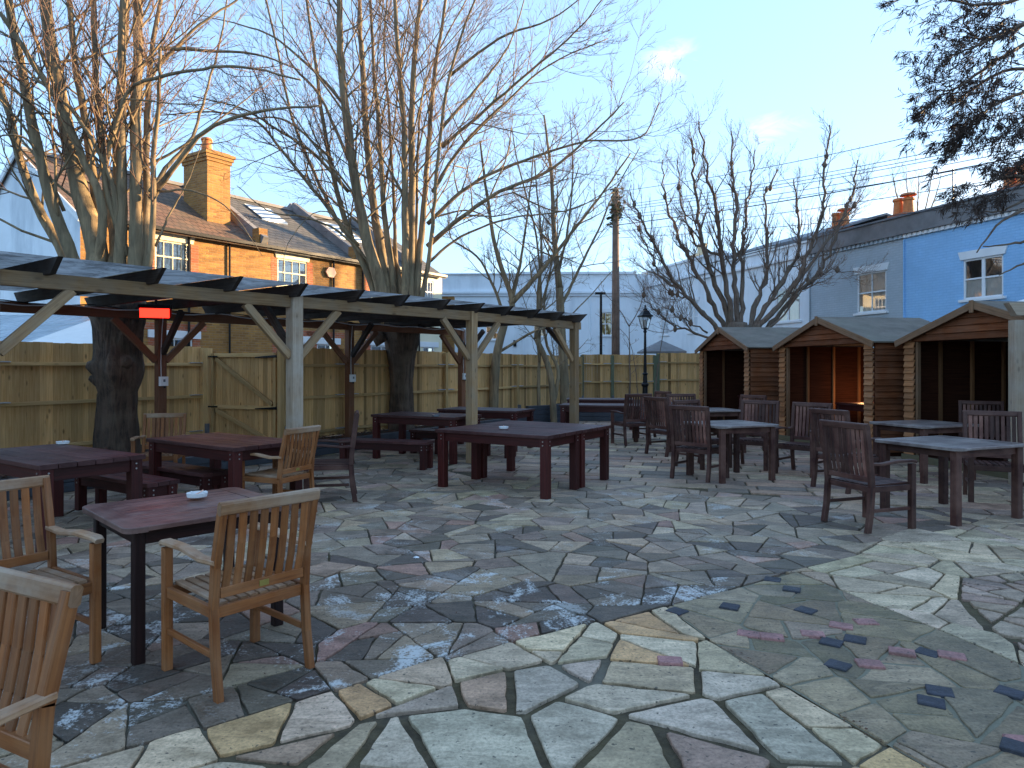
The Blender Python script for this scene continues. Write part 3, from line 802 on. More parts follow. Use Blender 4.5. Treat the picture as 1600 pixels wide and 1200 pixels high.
# rafters
ss = [6.05+.02]
F1 = V((-2.74,8.79,0)); tipo = pp*-.36
ft = V((F1.x,F1.y,0))+tipo
def s_at(px):
    r_ = (px-800)/F; return (ft.x-r_*ft.y)/(r_*pd.y-pd.x)
sr = [s_at(x) for x in (917,882,845,802,757,704,640,569,480,378,257,95)]
sr += [sr[-1]-.87, sr[-1]-1.74]
bd = (bp[2]-bp[1]).normalized()
for i, s_ in enumerate(sr):
    a = ft+pd*s_; e = a+V((-.812,.583,0))*3.85
    m_ = MB(); m_.beam(a+V((0,0,2.492)), e+V((0,0,2.472)), .048, .15, cut0=.17, cut1=-.14, ch=.004); m_.build('rafter', 'rafter', pg)
for i in range(len(sr)-1):
    a = ft+pd*sr[i]+V((-.812,.583,0))*.10; a2 = ft+pd*sr[i+1]+V((-.812,.583,0))*.10
    L = V((-.812,.583,0))*3.6; z = V((0,0,2.574-.004*(i % 2)))
    m_ = MB(); g_ = pd*.012
    m_.quad(a-g_+z, a2+g_+z, a2+g_+L+z-V((0,0,.02)), a-g_+L+z-V((0,0,.02)), 1.0); m_.build('roof_sheet', 'poly', pg)
# cables along the back beam
for k in range(2):
    pts = []
    for j in range(60):
        t = j/59; p_ = (bp[0]-pd*1.2).lerp(bp[3], t); nearest = p_-pp*(.07+.02*k)
        pts.append(nearest+V((0,0,2.41-.02*k+.018*math.sin(j*1.1+k*2)-.02*abs(math.sin(j*.33)))))
    m_ = MB(); m_.tube(pts, .009, 6); m_.build('cable', 'cable' if k else 'black', pg)
for i in (1,2,3):
    p_ = bp[i]; q = p_-pp*.085
    tx = thing('socket_box', ['','white switch box on the back pergola post left of the gate','white switch box on the back pergola post left of the second trunk','small white switch box on the far back pergola post'][i], 'switch box', (q.x,q.y,1.33), rzf(pp), 'switch boxes on the back pergola posts')
    m_ = MB(); m_.box((0,-.01,0), .13, .05, .14, ch=.01); m_.build('housing', 'plastic', tx)
    m_ = MB(); m_.box((0,-.04,.01), .03, .012, .04, ch=.004); m_.build('rocker', 'lead', tx)
    m_ = MB(); m_.tube([(.02,-.005,-.07),(.02,-.005,-.1)], .018, 8); m_.build('gland', 'black', tx)
    m_ = MB(); m_.tube([(-.03,0,.07),(-.035,.0,.3),(-.02,.005,.7),(.0,0,1.0)], .007, 6); m_.build('cable', 'cable', tx)
# heater
hp = D(243,488,9.75)
ht = thing('patio_heater', 'glowing red infrared heater hanging from the pergola by the thick tree', 'heater', hp, math.radians(20))
m_ = MB(); m_.beam((-.20,-.01,.075),(.20,-.01,.075), .2, .06, ch=.012); m_.beam((-.20,.02,.0),(.20,.02,.0), .05, .13, ch=.012); m_.build('housing', 'black', ht).rotation_euler = (0,0,0)
m_ = MB(); m_.quad((-.185,-.10,.06),(.185,-.10,.06),(.185,-.085,-.08),(-.185,-.085,-.08)); m_.quad((-.185,-.10,.06),(-.185,-.085,-.08),(-.185,.0,-.0),(-.185,.0,.05)); m_.build('glow_panel', 'red', ht)
m_ = MB(); m_.tube([(0,.03,.06),(0,.06,.2)], .02, 8); m_.build('bracket', 'black', ht)

# second timber frame at the right edge
p2 = V((6.62,9.15,0))
g2t = thing('timber_frame', 'weathered grey gate frame with black hinge at the right edge', 'timber frame', world=True)
m_ = MB(); m_.beam(p2, p2+V((0,0,2.16)), .135, .135, (0,1,0), .006); m_.build('post', 'postgrey', g2t)
m_ = MB(); m_.beam(p2+V((-.14,0,2.30)), p2+V((1.8,-.2,2.30)), .13, .17, ch=.006, cut0=.1); m_.build('beam', 'postgrey', g2t)
m_ = MB()
for k in range(5): m_.beam(p2+V((.145+.1*k,-.03,.1)), p2+V((.145+.1*k,-.03,2.1)), .095, .02, (0,1,0))
m_.build('gate_leaf', 'postgrey', g2t)
m_ = MB(); m_.box(p2+V((.09,-.075,1.98)), .06, .015, .16); m_.box(p2+V((.3,-.06,2.02)), .5, .012, .05); m_.build('hinge', 'black', g2t)
cn = thing('parasol', 'white parasol canopy corner at the right edge above the timber frame', 'parasol', (9.1,10.6,0), .3)
m_ = MB()
for k in range(8):
    a0 = k*math.pi/4; a1 = a0+math.pi/4; r_ = 1.75
    m_.poly([(0,0,2.95),(r_*math.cos(a0),r_*math.sin(a0),2.42),(r_*math.cos(a1),r_*math.sin(a1),2.42)]); m_.quad((r_*math.cos(a0),r_*math.sin(a0),2.42),(r_*math.cos(a0),r_*math.sin(a0),2.30),(r_*math.cos(a1),r_*math.sin(a1),2.30),(r_*math.cos(a1),r_*math.sin(a1),2.42))
m_.build('canopy', 'canopy', cn)
m_ = MB(); m_.tube([(0,0,0),(0,0,2.93)], .03, 10); m_.build('pole', 'rafter', cn)

# ------------------------------------------------------------------ fences
def fence(A, B, posts, top, base, lab, mat='fence', postmat='rail', hide_first=False):
    A = V((A[0],A[1],0)); B = V((B[0],B[1],0)); d = (B-A).normalized(); n = V((d.y,-d.x,0)); L = (B-A).length
    t = thing('fence', lab, 'fence', world=True)
    posts = sorted(posts)
    for s_ in posts:
        m_ = MB(); m_.beam(A+d*s_+V((0,0,base-.2)), A+d*s_+V((0,0,top-.02)), .10, .10, d); m_.build('post', postmat, t)
        m_ = MB(); m_.beam(A+d*s_+n*.085+V((0,0,base-.2)), A+d*s_+n*.085+V((0,0,base+.28)), .09, .06, d); m_.build('spur', 'lead', t)
    for s0, s1 in zip(posts[:-1], posts[1:]):
        m_ = MB(); s_ = s0+.0; 
        while s_ < s1-.02:
            w = R.choice([.085,.09,.095,.10]); z1 = top+R.uniform(-.008,.008)
            tt = R.uniform(.72,1.2)*(.5 if R.random() < .06 else 1)
            c_ = A+d*(s_+w/2)-n*(.062+.004*R.random())
            m_.beam(c_+V((0,0,base)), c_+V((0,0,z1)), w-.005, .012, (n*1.0-d*.10), .002, t=tt)
            s_ += w
        m_.build('board_panel', mat, t)
        H = top-base
        for zr in (top-.33, top-.93, base+.12):
            m_ = MB(); m_.beam(A+d*(s0+.05)-n*.015+V((0,0,zr)), A+d*(s1-.05)-n*.015+V((0,0,zr)), .065, .055); m_.build('rail', 'rail', t)
            for e, sg in ((s0+.05,1),(s1-.05,-1)):
                m_ = MB(); m_.beam(A+d*e+n*.022+V((0,0,zr+.028)), A+d*(e+sg*.26)+n*.022+V((0,0,zr+.028)), .05, .016)
                m_.beam(A+d*e-n*.01+V((0,0,zr+.034)), A+d*(e+sg*.24)-n*.01+V((0,0,zr+.034)), .06, .006)
                m_.build('bracket', 'zinc', t)
    return t
fence((-10.34,4.55), (-5.78,13.3), [0,3.1,6.1,9.75], 1.925, .2, 'fence run left of the gate, behind the thick tree trunk')
fence((-4.12,12.5), (2.3,23.35), [0.05,1.62,4.95,8.35,11.5,12.6], 1.905, .2, 'long yellow-brown fence run from the gate to the back corner')
fence((2.35,23.4), (4.95,23.8), [0,1.05,2.55], 1.96, .3, 'short back fence piece behind the lamp post', postmat='greenpost')
fence((5.0,23.9), (9.2,24.4), [0,2.1,4.2], 2.02, .3, 'paler raised fence piece left of the leftmost hut', postmat='greenpost')
# gate
gA = V((-5.70,13.18,0)); gB = V((-4.22,12.62,0)); gd = (gB-gA).normalized(); gn = V((gd.y,-gd.x,0)); gw = (gB-gA).length
gt = thing('gate', 'closed boarded garden gate with diagonal braces and black hinges', 'gate', world=True)
m_ = MB(); s_ = .06
while s_ < gw-.06:
    w = .095; c_ = gA+gd*(s_+w/2)-gn*.045; m_.beam(c_+V((0,0,.08)), c_+V((0,0,1.79)), w-.004, .014, gn, .002); s_ += w
m_.build('board_panel', 'fence', gt)
m_ = MB()
for s_ in (.07, gw-.07): m_.beam(gA+gd*s_+V((0,0,.08)), gA+gd*s_+V((0,0,1.80)), .07, .05, gd)
m_.build('stile', 'rail', gt)
for z in (1.765,.80,.14):
    m_ = MB(); m_.beam(gA+gd*.11+V((0,0,z)), gA+gd*(gw-.11)+V((0,0,z)), .045, .07); m_.build('rail', 'rail', gt)
for z1, z0 in ((1.70,.86),(.74,.18)):
    m_ = MB(); m_.beam(gA+gd*.14+gn*.003+V((0,0,z1)), gA+gd*(gw-.14)+gn*.003+V((0,0,z0)), .045, .075); m_.build('diagonal_brace', 'rail', gt)
for z in (1.74,.80):
    m_ = MB(); m_.beam(gA+gd*(gw-.02)+gn*.04+V((0,0,z)), gA+gd*(gw-.5)+gn*.035+V((0,0,z-.02)), .01, .05, h1=.02, w1=.01); m_.box(gA+gd*(gw+.03)+gn*.05+V((0,0,z)), .05, .02, .2); m_.build('hinge', 'black', gt)
    m_ = MB(); m_.beam(gA+gd*(-.03)+gn*.04+V((0,0,z)), gA+gd*.2+gn*.04+V((0,0,z)), .02, .03); m_.build('bolt', 'black', gt)
for q, nm in ((gA-gd*.07, 0), (gB+gd*.08, 0)):
    m_ = MB(); m_.beam(q+V((0,0,0)), q+V((0,0,1.9)), .14, .12, gd, .005); m_.build('post', 'rail', gt)

# raised bed and planter walls
def wallrun(name, pts, z, th, mat, lab, cat):
    t = thing(name, lab, cat, world=True)
    for a, b_ in zip(pts[:-1], pts[1:]):
        a = V((a[0],a[1],0)); b_ = V((b_[0],b_[1],0)); L = (b_-a).length; k = max(1, round(L/2.2)); nrow = max(1, round(z/.125))
        for i in range(k):
            for j in range(nrow):
                h = z/nrow; m_ = MB(); m_.beam(a.lerp(b_, i/k+.002)+V((0,0,h*(j+.5))), a.lerp(b_, (i+1)/k-.002)+V((0,0,h*(j+.5))), th, h-.006, ch=.006)
                m_.build('sleeper', mat, t)
    return t
wallrun('bed_wall', [(-9.2,2.6),(-5.95,7.9),(-3.5,12.0),(-1.75,14.9),(.35,18.6)], .25, .1, 'planter', 'low dark blue timber edging of the raised bed along the fence', 'wall')
wallrun('planter_wall', [(.40,18.7),(1.9,19.9),(4.6,19.9),(4.75,21.0)], .5, .12, 'planter', 'knee-high dark blue timber planter at the back corner', 'wall')
sheet('soil_bed', 'soil', [(-9.2,2.7),(-5.98,7.9),(-3.53,12.0),(-1.78,14.9),(.3,18.6),(2.2,23.2),(-4.2,12.4),(-5.8,13.3),(-10.3,4.5)], .2)
sheet('planter_soil', 'soil', [(.42,18.75),(1.9,19.95),(4.6,19.95),(4.75,21.0),(5.4,23.9),(2.3,23.4)], .44)
b = MB(); RL = random.Random(9)
pl = [(-5.98,7.9),(-3.53,12.0),(-1.78,14.9),(.3,18.6)]
for a, b2 in zip(pl[:-1], pl[1:]):
    for k in range(900):
        t = RL.random(); off = RL.uniform(.08, 1.1); dd = V((b2[0]-a[0], b2[1]-a[1])).normalized(); leafq(a[0]+(b2[0]-a[0])*t-dd.y*off, a[1]+(b2[1]-a[1])*t+dd.x*off, .205+RL.random()*.03, RL.uniform(.015,.045))
tag(b.build('leaf_litter', 'leaf'), 'brown leaf litter on the raised bed under the trees', 'leaf litter', kind='stuff')

# ------------------------------------------------------------------ huts
def make_hut():
    t = thing('wooden_hut', '', 'hut')
    W = 1.5; DP = 2.0; E = 1.98; AP = 2.47; cs = .105
    def course(m_, a, b_, z, out, tt=None):   # lapped board: a->b along wall, bottom kicks out
        a = V(a); b_ = V(b_); o_ = V(out)
        m_.beam(a+V((0,0,z+cs/2))+o_*.012, b_+V((0,0,z+cs/2))+o_*.012, .016, cs+.02, V((0,0,1))-o_*.26, .002, tt)
    for s in (-1,1):
        m_ = MB()
        for k in range(18): course(m_, (s*W,.01,0), (s*W,DP,0), .08+k*cs, (s,0,0))
        m_.build('side_wall', 'clad', t)
        m_ = MB()
        for k in range(18): 
            course(m_, (s*(W+.015),-.012,0), (s*(W-.21),-.012,0), .08+k*cs, (0,-1,0))
        m_.build('corner_cladding', 'shingle', t)
        m_ = MB(); m_.beam((s*(W-.235),.03,.06),(s*(W-.235),.03,E-.02), .05, .06, (0,1,0)); m_.build('door_post', 'barge', t)
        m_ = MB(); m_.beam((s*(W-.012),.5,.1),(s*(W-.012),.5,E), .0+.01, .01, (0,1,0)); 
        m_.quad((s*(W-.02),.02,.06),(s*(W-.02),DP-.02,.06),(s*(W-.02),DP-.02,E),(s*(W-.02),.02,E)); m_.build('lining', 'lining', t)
        m_ = MB()
        for y in (.6,1.2,1.8): m_.beam((s*(W-.045),y,.06),(s*(W-.045),y,E), .045, .05, (0,1,0))
        m_.build('stud', 'stud', t)
    m_ = MB(); z = 2.02; sl = (AP-E)/W
    while z < AP-.05:
        hw = (AP-z)/sl; course(m_, (-hw+.05,-.012,0), (hw-.05,-.012,0), z-.05, (0,-1,0)); z += cs
    m_.build('gable', 'clad', t)
    m_ = MB(); m_.beam((-W+.2,.03,1.985),(W-.2,.03,1.985), .05, .06); m_.build('header', 'lining', t)
    m_ = MB()
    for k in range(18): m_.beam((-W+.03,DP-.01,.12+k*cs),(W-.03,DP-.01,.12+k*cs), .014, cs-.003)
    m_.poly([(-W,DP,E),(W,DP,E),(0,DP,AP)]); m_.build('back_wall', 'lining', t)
    for x in (-.85,-.3,.28,.85):
        m_ = MB(); m_.beam((x,DP-.045,.06),(x,DP-.045,E+.05), .05, .05, (0,1,0)); m_.build('stud', 'stud', t)
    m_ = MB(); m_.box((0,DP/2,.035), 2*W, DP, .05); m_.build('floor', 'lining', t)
    m_ = MB(); m_.beam((-W,-.05,.05),(W,-.05,.05), .09, .10); m_.build('base_sleeper', 'sleeper', t)
    for s in (-1,1):
        m_ = MB(); ov = .12; y0, y1 = -.10, DP+.08
        e = V((s*(W+ov),0,E-sl*ov+.02)); a = V((0,0,AP+.02)); th = .025
        nrm = V((s*sl,0,1)).normalized()*th
        q = [V((e.x,y0,e.z)),V((e.x,y1,e.z)),V((a.x,y1,a.z)),V((a.x,y0,a.z))]
        i0 = len(m_.v); m_.v += q+[p_+nrm for p_ in q]
        for f in ([0,1,2,3],[4,5,6,7],[0,1,5,4],[1,2,6,5],[3,0,4,7]): m_.face([i0+i for i in f], [(0,0),(1,0),(1,1),(0,1)], 1.0)
        m_.build('roof_slope', 'felt', t)
        m_ = MB(); m_.beam(V((e.x+s*.01,y0-.012,e.z-.03)), V((s*.004,y0-.012,AP-.02)), .022, .105, ch=.003, cut0=.0); m_.build('bargeboard', 'barge', t)
    m_ = MB(); m_.beam((0,-.13,AP-.13),(0,-.13,AP+.05), .07, .022, (0,1,0)); m_.build('finial', 'barge', t)
    return t
hut = make_hut(); hr = math.atan2(-.989,.15); HU = 'open-fronted wooden huts'
hut.location = (5.13,16.95,0); hut.rotation_euler = (0,0,hr-.06); hut['label'] = 'open wooden hut farthest from us, next to the pale fence corner'; hut['group'] = HU
dup(hut, (5.98,13.45,0), hr, 'middle open wooden hut, warm light on its back wall', HU)
dup(hut, (6.83,10.2,0), hr, 'nearest open wooden hut, partly behind the grey timber post', HU)
KIDS.clear()
# added warm point light for the middle hut's glow, source unseen
ld = bpy.data.lights.new('hut_glow_light', 'POINT'); ld.energy = 1.5; ld.color = (1,.5,.2); ld.shadow_soft_size = .12
lo = bpy.data.objects.new('hut_glow_light', ld); COL.objects.link(lo); lo.location = (7.35,14.55,.95)

# ------------------------------------------------------------------ houses
class Frame:
    def __init__(s, o, d, n): s.o = V((o[0],o[1],0)); s.d = V((d[0],d[1],0)).normalized(); s.n = V((n[0],n[1],0)).normalized()
    def P(s, a, t, z): return s.o+s.d*a-s.n*t+V((0,0,z))
def wall(fr, root, s0, s1, z0, z1, holes, mat, name='wall'):
    m_ = MB(); xs = sorted({s0, s1}|{h[0] for h in holes}|{h[1] for h in holes}); zs = sorted({z0, z1}|{h[2] for h in holes}|{h[3] for h in holes})
    xs = [x for x in xs if s0 <= x <= s1]; zs = [z for z in zs if z0 <= z <= z1]
    for a, b_ in zip(xs[:-1], xs[1:]):
        for c, d in zip(zs[:-1], zs[1:]):
            if any(h[0] <= a and b_ <= h[1] and h[2] <= c and d <= h[3] for h in holes): continue
            m_.quad(fr.P(a,0,c), fr.P(b_,0,c), fr.P(b_,0,d), fr.P(a,0,d), 1.0)
    for h in holes:
        a, b_, c, d = h[:4]; r_ = .14
        m_.quad(fr.P(a,0,c), fr.P(a,r_,c), fr.P(a,r_,d), fr.P(a,0,d), 1.0); m_.quad(fr.P(b_,0,c), fr.P(b_,0,d), fr.P(b_,r_,d), fr.P(b_,r_,c), 1.0)
        m_.quad(fr.P(a,0,d), fr.P(a,r_,d), fr.P(b_,r_,d), fr.P(b_,0,d), 1.0); m_.quad(fr.P(a,0,c), fr.P(b_,0,c), fr.P(b_,r_,c), fr.P(a,r_,c), 1.0)
    return m_.build(name, mat, root)
def fb(m_, fr, a0, a1, t0, t1, z0, z1, t=1.0):      # box in the frame's axes
    m_.beam(fr.P(a0,(t0+t1)/2,(z0+z1)/2), fr.P(a1,(t0+t1)/2,(z0+z1)/2), abs(t1-t0), z1-z0, ch=.004, t=t)
def window(fr, root, h, nx=2, ny=2, blind='blind', sill=True, lintel=None, frm='white', casement=False, blindz=0):
    a, b_, c, d = h; w = MB(); fw = .05; t0, t1 = .015, .065
    for z0, z1 in ((c,c+fw),(d-fw,d)): fb(w, fr, a, b_, t0, t1, z0, z1)
    for x in (a+fw/2, b_-fw/2): w.beam(fr.P(x,(t0+t1)/2,c), fr.P(x,(t0+t1)/2,d), fw, t1-t0, fr.n)
    mid = (c+d)/2
    for k in range(1, nx): x = a+(b_-a)*k/nx; w.beam(fr.P(x,.04,c+fw), fr.P(x,.04,d-fw), .022 if not casement else .09, .04, fr.n)
    for k in range(1, ny): z = c+(d-c)*k/ny; fb(w, fr, a+fw, b_-fw,   .019, .061, z-(.022 if k*2 == ny else .012), z+(.022 if k*2 == ny else .012))
    wo = w.build('window', frm, root)
    g_ = MB(); g_.quad(fr.P(a+fw,.045,c+fw), fr.P(b_-fw,.045,c+fw), fr.P(b_-fw,.045,d-fw), fr.P(a+fw,.045,d-fw)); g_.build('pane', 'glass', wo)
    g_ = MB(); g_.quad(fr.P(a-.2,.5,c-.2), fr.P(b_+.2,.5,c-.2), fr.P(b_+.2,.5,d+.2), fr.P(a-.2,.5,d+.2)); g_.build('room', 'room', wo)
    if blind:
        zz = c+fw+(d-c)*blindz
        g_ = MB(); n = 12
        for k in range(n):
            x0 = a+(b_-a)*k/n; x1 = a+(b_-a)*(k+1)/n; o0 = .07+.012*(k % 2); o1 = .07+.012*((k+1) % 2)
            g_.quad(fr.P(x0,o0,c), fr.P(x1,o1,c), fr.P(x1,o1,d-(d-c)*blindz), fr.P(x0,o0,d-(d-c)*blindz))
        g_.build('curtain', blind, wo)
    if sill:
        g_ = MB(); fb(g_, fr, a-.09, b_+.09, -.07, .12, c-.07, c-.001); g_.build('sill', 'white' if frm == 'white' else frm, wo)
    if lintel:
        mat, ex, hh, flare = lintel; g_ = MB()
        i0 = len(g_.v); pr = [(a-ex,d+.001),(b_+ex,d+.001),(b_+ex+flare,d+hh),(a-ex-flare,d+hh)]
        g_.v += [fr.P(x,-.035,z) for x, z in pr]+[fr.P(x,.02,z) for x, z in pr]
        for f in ([0,1,2,3],[4,7,6,5],[0,4,5,1],[1,5,6,2],[2,6,7,3],[3,7,4,0]): g_.face([i0+i for i in f], [(0,0),(1,0),(1,1),(0,1)], 1.0)
        g_.build('lintel', mat, wo)
    return wo
def chimney(fr, root, a0, a1, t0, t1, z0, z1, mat, pots, shoulder=True):
    m_ = MB(); fb(m_, fr, a0, a1, t0, t1, z0, z1)
    if shoulder:
        for k in range(3): fb(m_, fr, a0-.04*(k+1), a1+.04*(k+1), t0-.04*(k+1), t1+.04*(k+1), z1-.36+.1*k, z1-.262+.1*k)
    ch = m_.build('chimney', mat, root)
    for a, t, r_, h, mt, cowl in pots:
        m_ = MB(); m_.lathe([(r_*1.05,0),(r_,.05),(r_*.86,h*.8),(r_*1.08,h*.84),(r_*1.08,h*.93),(r_*.9,h),(r_*.7,h)], fr.P(a,t,z1), 16)
        if cowl: m_.lathe([(r_*.3,h),(r_*.3,h+.06),(r_*1.5,h+.07),(r_*1.3,h+.13),(.01,h+.15)], fr.P(a,t,z1), 16)
        m_.build('chimney_pot', mt, ch, smooth=False)
    return ch
def slope(fr, root, a0, a1, t0, z0, t1, z1, mat, name='roof'):
    m_ = MB(); th = .07
    for zz in (0, -th): m_.quad(fr.P(a0,t0,z0+zz), fr.P(a1,t0,z0+zz), fr.P(a1,t1,z1+zz), fr.P(a0,t1,z1+zz), 1.0)
    m_.quad(fr.P(a0,t0,z0-th), fr.P(a1,t0,z0-th), fr.P(a1,t0,z0), fr.P(a0,t0,z0), 1.0); m_.quad(fr.P(a0,t0,z0-th), fr.P(a0,t0,z0), fr.P(a0,t1,z1), fr.P(a0,t1,z1-th), 1.0)
    m_.quad(fr.P(a1,t0,z0-th), fr.P(a1,t1,z1-th), fr.P(a1,t1,z1), fr.P(a1,t0,z0), 1.0)
    return m_.build(name, mat, root)

hd = (.56,.828); hn = (.828,-.56)
FR = Frame((-9.95,19.3), hd, hn)
M['stock'] = brick('stock_brick', (.26,.115,.028), (.50,.245,.058), (.34,.22,.11), hd)
M['redbrick'] = brick('red_brick', (.42,.10,.04), (.52,.15,.06), (.40,.25,.17), hd)
M['tile_brown'] = tiles('tile_brown', (.15,.075,.045), (.22,.115,.065), hd)
M['tile_grey'] = tiles('slate', (.10,.095,.09), (.145,.13,.12), hd, .13, .3)
EV = 5.42; RG = 7.68; TR = 3.5
hs = [(-1.86,3.55,[(.07,1.13)],'stock'),(3.55,7.6,[(4.12,5.33)],'stock'),(7.6,10.7,[(8.25,9.4)],'stock'),(10.7,12.45,[(11.2,11.9)],'cream')]
labs = ['yellow brick cottage with big chimney and white painted end gable','yellow brick cottage with alarm box and skylight, middle of the brick terrace','yellow brick cottage half hidden behind the second tree','pale rendered end house at the right end of the brick terrace']
for i, (a0, a1, ws, mat) in enumerate(hs):
    rt = thing('terraced_house', labs[i], 'house', group='brick terrace behind the fence', world=True)
    up = [(w0,w1,4.2,5.1) for w0, w1 in ws]; dn = [(w0+.05,w1+.05,1.35,2.36) for w0, w1 in ws]
    if i == 1: dn.append((5.75,6.55,.1,2.34))
    wall(FR, rt, a0, a1, -.06, EV, up+dn, mat)
    for h in up: window(FR, rt, h, 4, 2, 'blind', True, ('cream',.06,.30,.08), 'cream' if i < 3 else 'white')
    for h in dn: window(FR, rt, h, 2, 2, None, False, ('white',.25,.22,0))
    if i < 3:
        for h in up+dn:
            m_ = MB()
            for x0, x1 in ((h[0]-.24,h[0]-.001),(h[1]+.001,h[1]+.24)): m_ = MB(); fb(m_, FR, x0, x1, -.004, .05, h[2]-.05, h[3]); m_.build('brick_dressing', 'redbrick', rt)
            if h[2] < 3: m_ = MB(); fb(m_, FR, h[0]-.45, h[1]+.45, -.006, .05, h[3]+.225, h[3]+.42); m_.build('brick_arch', 'redbrick', rt)
    tm = 'tile_brown' if i == 0 else 'tile_grey'
    slope(FR, rt, a0-(.0), a1, -.22, EV-.08, TR, RG, tm); slope(FR, rt, a0, a1, 2*TR+.2, EV-.08, TR, RG, tm)
    m_ = MB(); fb(m_, FR, a0, a1, -.30, -.20, EV-.10, EV-.0); m_.build('gutter', 'black', rt)
    m_ = MB(); fb(m_, FR, a0, a1, TR-.09, TR+.09, RG-.02, RG+.09); m_.build('ridge', 'parapet', rt)
    if i < 3:
        m_ = MB(); sp = a1-.05; 
        m_.beam(FR.P(sp,-.2,EV+.1), FR.P(sp,TR,RG+.2), .2, .3); m_.beam(FR.P(sp,TR,RG+.2), FR.P(sp,2*TR,EV+.1), .2, .3); m_.build('party_parapet', 'parapet', rt)
        m_ = MB(); fb(m_, FR, sp-.16, sp+.16, -.12, .22, EV-.05, EV+.52); m_.build('kneeler', 'stock', rt)
    m_ = MB(); 
    x = a0+2.9 if i < 2 else a0+.25
    m_.tube([FR.P(x,-.06,0), FR.P(x,-.06,EV-.1)], .035, 8)
    if i == 0: m_.tube([FR.P(2.35,-.06,0), FR.P(2.35,-.06,EV-.1)], .03, 8)
    m_.build('downpipe', 'black', rt)
    if i == 0:
        m_ = MB(); g = [FR.P(a0,0,-.06),FR.P(a0,2*TR,-.06),FR.P(a0,2*TR,EV),FR.P(a0,TR,RG-.05),FR.P(a0,0,EV)]; m_.poly(g); m_.build('end_wall', 'gable', rt)
        m_ = MB()
        for t0, t1 in ((-.22,TR),(2*TR+.22,TR)): m_.beam(FR.P(a0-.12,t0,EV-.14), FR.P(a0-.12,t1,RG-.06), .04, .16)
        m_.build('bargeboard', 'white', rt)
        slope(FR, rt, a0-.14, a0, -.22, EV-.08, TR, RG, tm, 'verge'); slope(FR, rt, a0-.14, a0, 2*TR+.2, EV-.08, TR, RG, tm, 'verge')
        chimney(FR, rt, 2.25, 3.05, .95, 2.25, 5.9, 8.35, 'stock', [(2.45,1.3,.16,.42,'pot',0),(2.75,1.75,.16,.55,'potcream',0)])
    if i == 1:
        m_ = MB(); c_ = FR.P(6.3,-.05,4.86); i0 = len(m_.v)
        for zz in (0, .06):
            for k in range(6): an = k*math.pi/3; m_.v.append(c_+FR.d*(.23*math.cos(an))+V((0,0,.2*math.sin(an)))+FR.n*zz)
        for k in range(6): m_.face([i0+k,i0+(k+1)%6,i0+6+(k+1)%6,i0+6+k], [(0,0)]*4, 1)
        m_.face([i0+6+k for k in range(6)], [(0,0)]*6, 1); m_.build('alarm_box', 'alarm', rt)
        chimney(FR, rt, 4.3, 4.9, TR+.2, TR+.9, 6.6, 7.75, 'stock', [(4.6,TR+.5,.17,.6,'pot',1)])
    if i in (1,2):
        for q0, q1 in (((5.0,6.1),(2.0,3.0)) if i == 1 else ((8.2,9.6),(1.7,2.9)),):
            zf = lambda t: EV-.08+(RG-EV+.08)*(t+.22)/(TR+.22)+.06
            m_ = MB(); a_, b_ = q0; t0, t1 = q1
            m_.quad(FR.P(a_,t0,zf(t0)), FR.P(b_,t0,zf(t0)), FR.P(b_,t1,zf(t1)), FR.P(a_,t1,zf(t1))); 
            m_.quad(FR.P(a_,t0,zf(t0)-.1), FR.P(b_,t0,zf(t0)-.1), FR.P(b_,t0,zf(t0)), FR.P(a_,t0,zf(t0))); m_.build('skylight', 'corr', rt)
# lean-to
lt = thing('outbuilding', 'low white outbuilding with ribbed pale metal roof behind the left fence', 'outbuilding', world=True)
m_ = MB(); m_.quad((-15,13.6,0),(-8.7,14.6,0),(-8.7,14.6,2.02),(-15,13.6,2.02)); m_.quad((-8.7,14.6,0),(-9.3,17,0),(-9.3,17,2.8),(-8.7,14.6,2.02)); m_.build('wall', 'gable', lt)
m_ = MB(); m_.quad((-15.1,13.5,2.03),(-10.0,14.3,2.03),(-9.9,17,2.83),(-15.1,17,2.83)); m_.build('roof', 'corr', lt)
m_ = MB(); m_.quad((-9.99,14.3,2.03),(-8.6,14.5,2.03),(-9.2,17.0,2.83),(-9.89,17,2.83)); m_.build('glazed_slope', 'canopy', lt)
m_ = MB(); m_.beam((-15,17,2.86),(-10.6,17,2.86), .25, .12); m_.build('ridge_cap', 'gable', lt)

# right terrace
td = (.304,-.953); tn = (-.953,-.304)
FT = Frame((11.2,21.8), td, tn)
M['paint_grey'] = brick('painted_grey', (.43,.49,.54), (.47,.53,.58), (.37,.43,.47), td, True, .7)
M['paint_blue'] = brick('painted_blue', (.29,.55,.86), (.32,.59,.90), (.24,.49,.8), td, True, .6)
M['paint_cream'] = brick('painted_cream', (.55,.50,.42), (.6,.55,.46), (.5,.45,.38), td, True, .7)
WS = [(-9.2,-2.67,'render',[(-4.46,-3.15,3.2,4.4),(-7.6,-6.5,3.2,4.4)],'white rendered house of the right terrace behind the twisted pollard tree'),
      (-2.67,1.24,'paint_grey',[(-.54,.61,3.25,4.5)],'grey-blue painted brick house with a white sash window'),
      (1.24,6.2,'paint_blue',[(3.15,4.26,3.35,4.42)],'bright sky-blue painted brick house with a white casement window'),
      (6.2,11.5,'paint_cream',[(8.2,9.4,3.25,4.5)],'painted house of the terrace beyond the right edge of the picture'),
      (11.5,26,'render',[(13.5,14.7,3.25,4.5),(18,19.2,3.25,4.5)],'long pale house of the terrace past the right edge')]
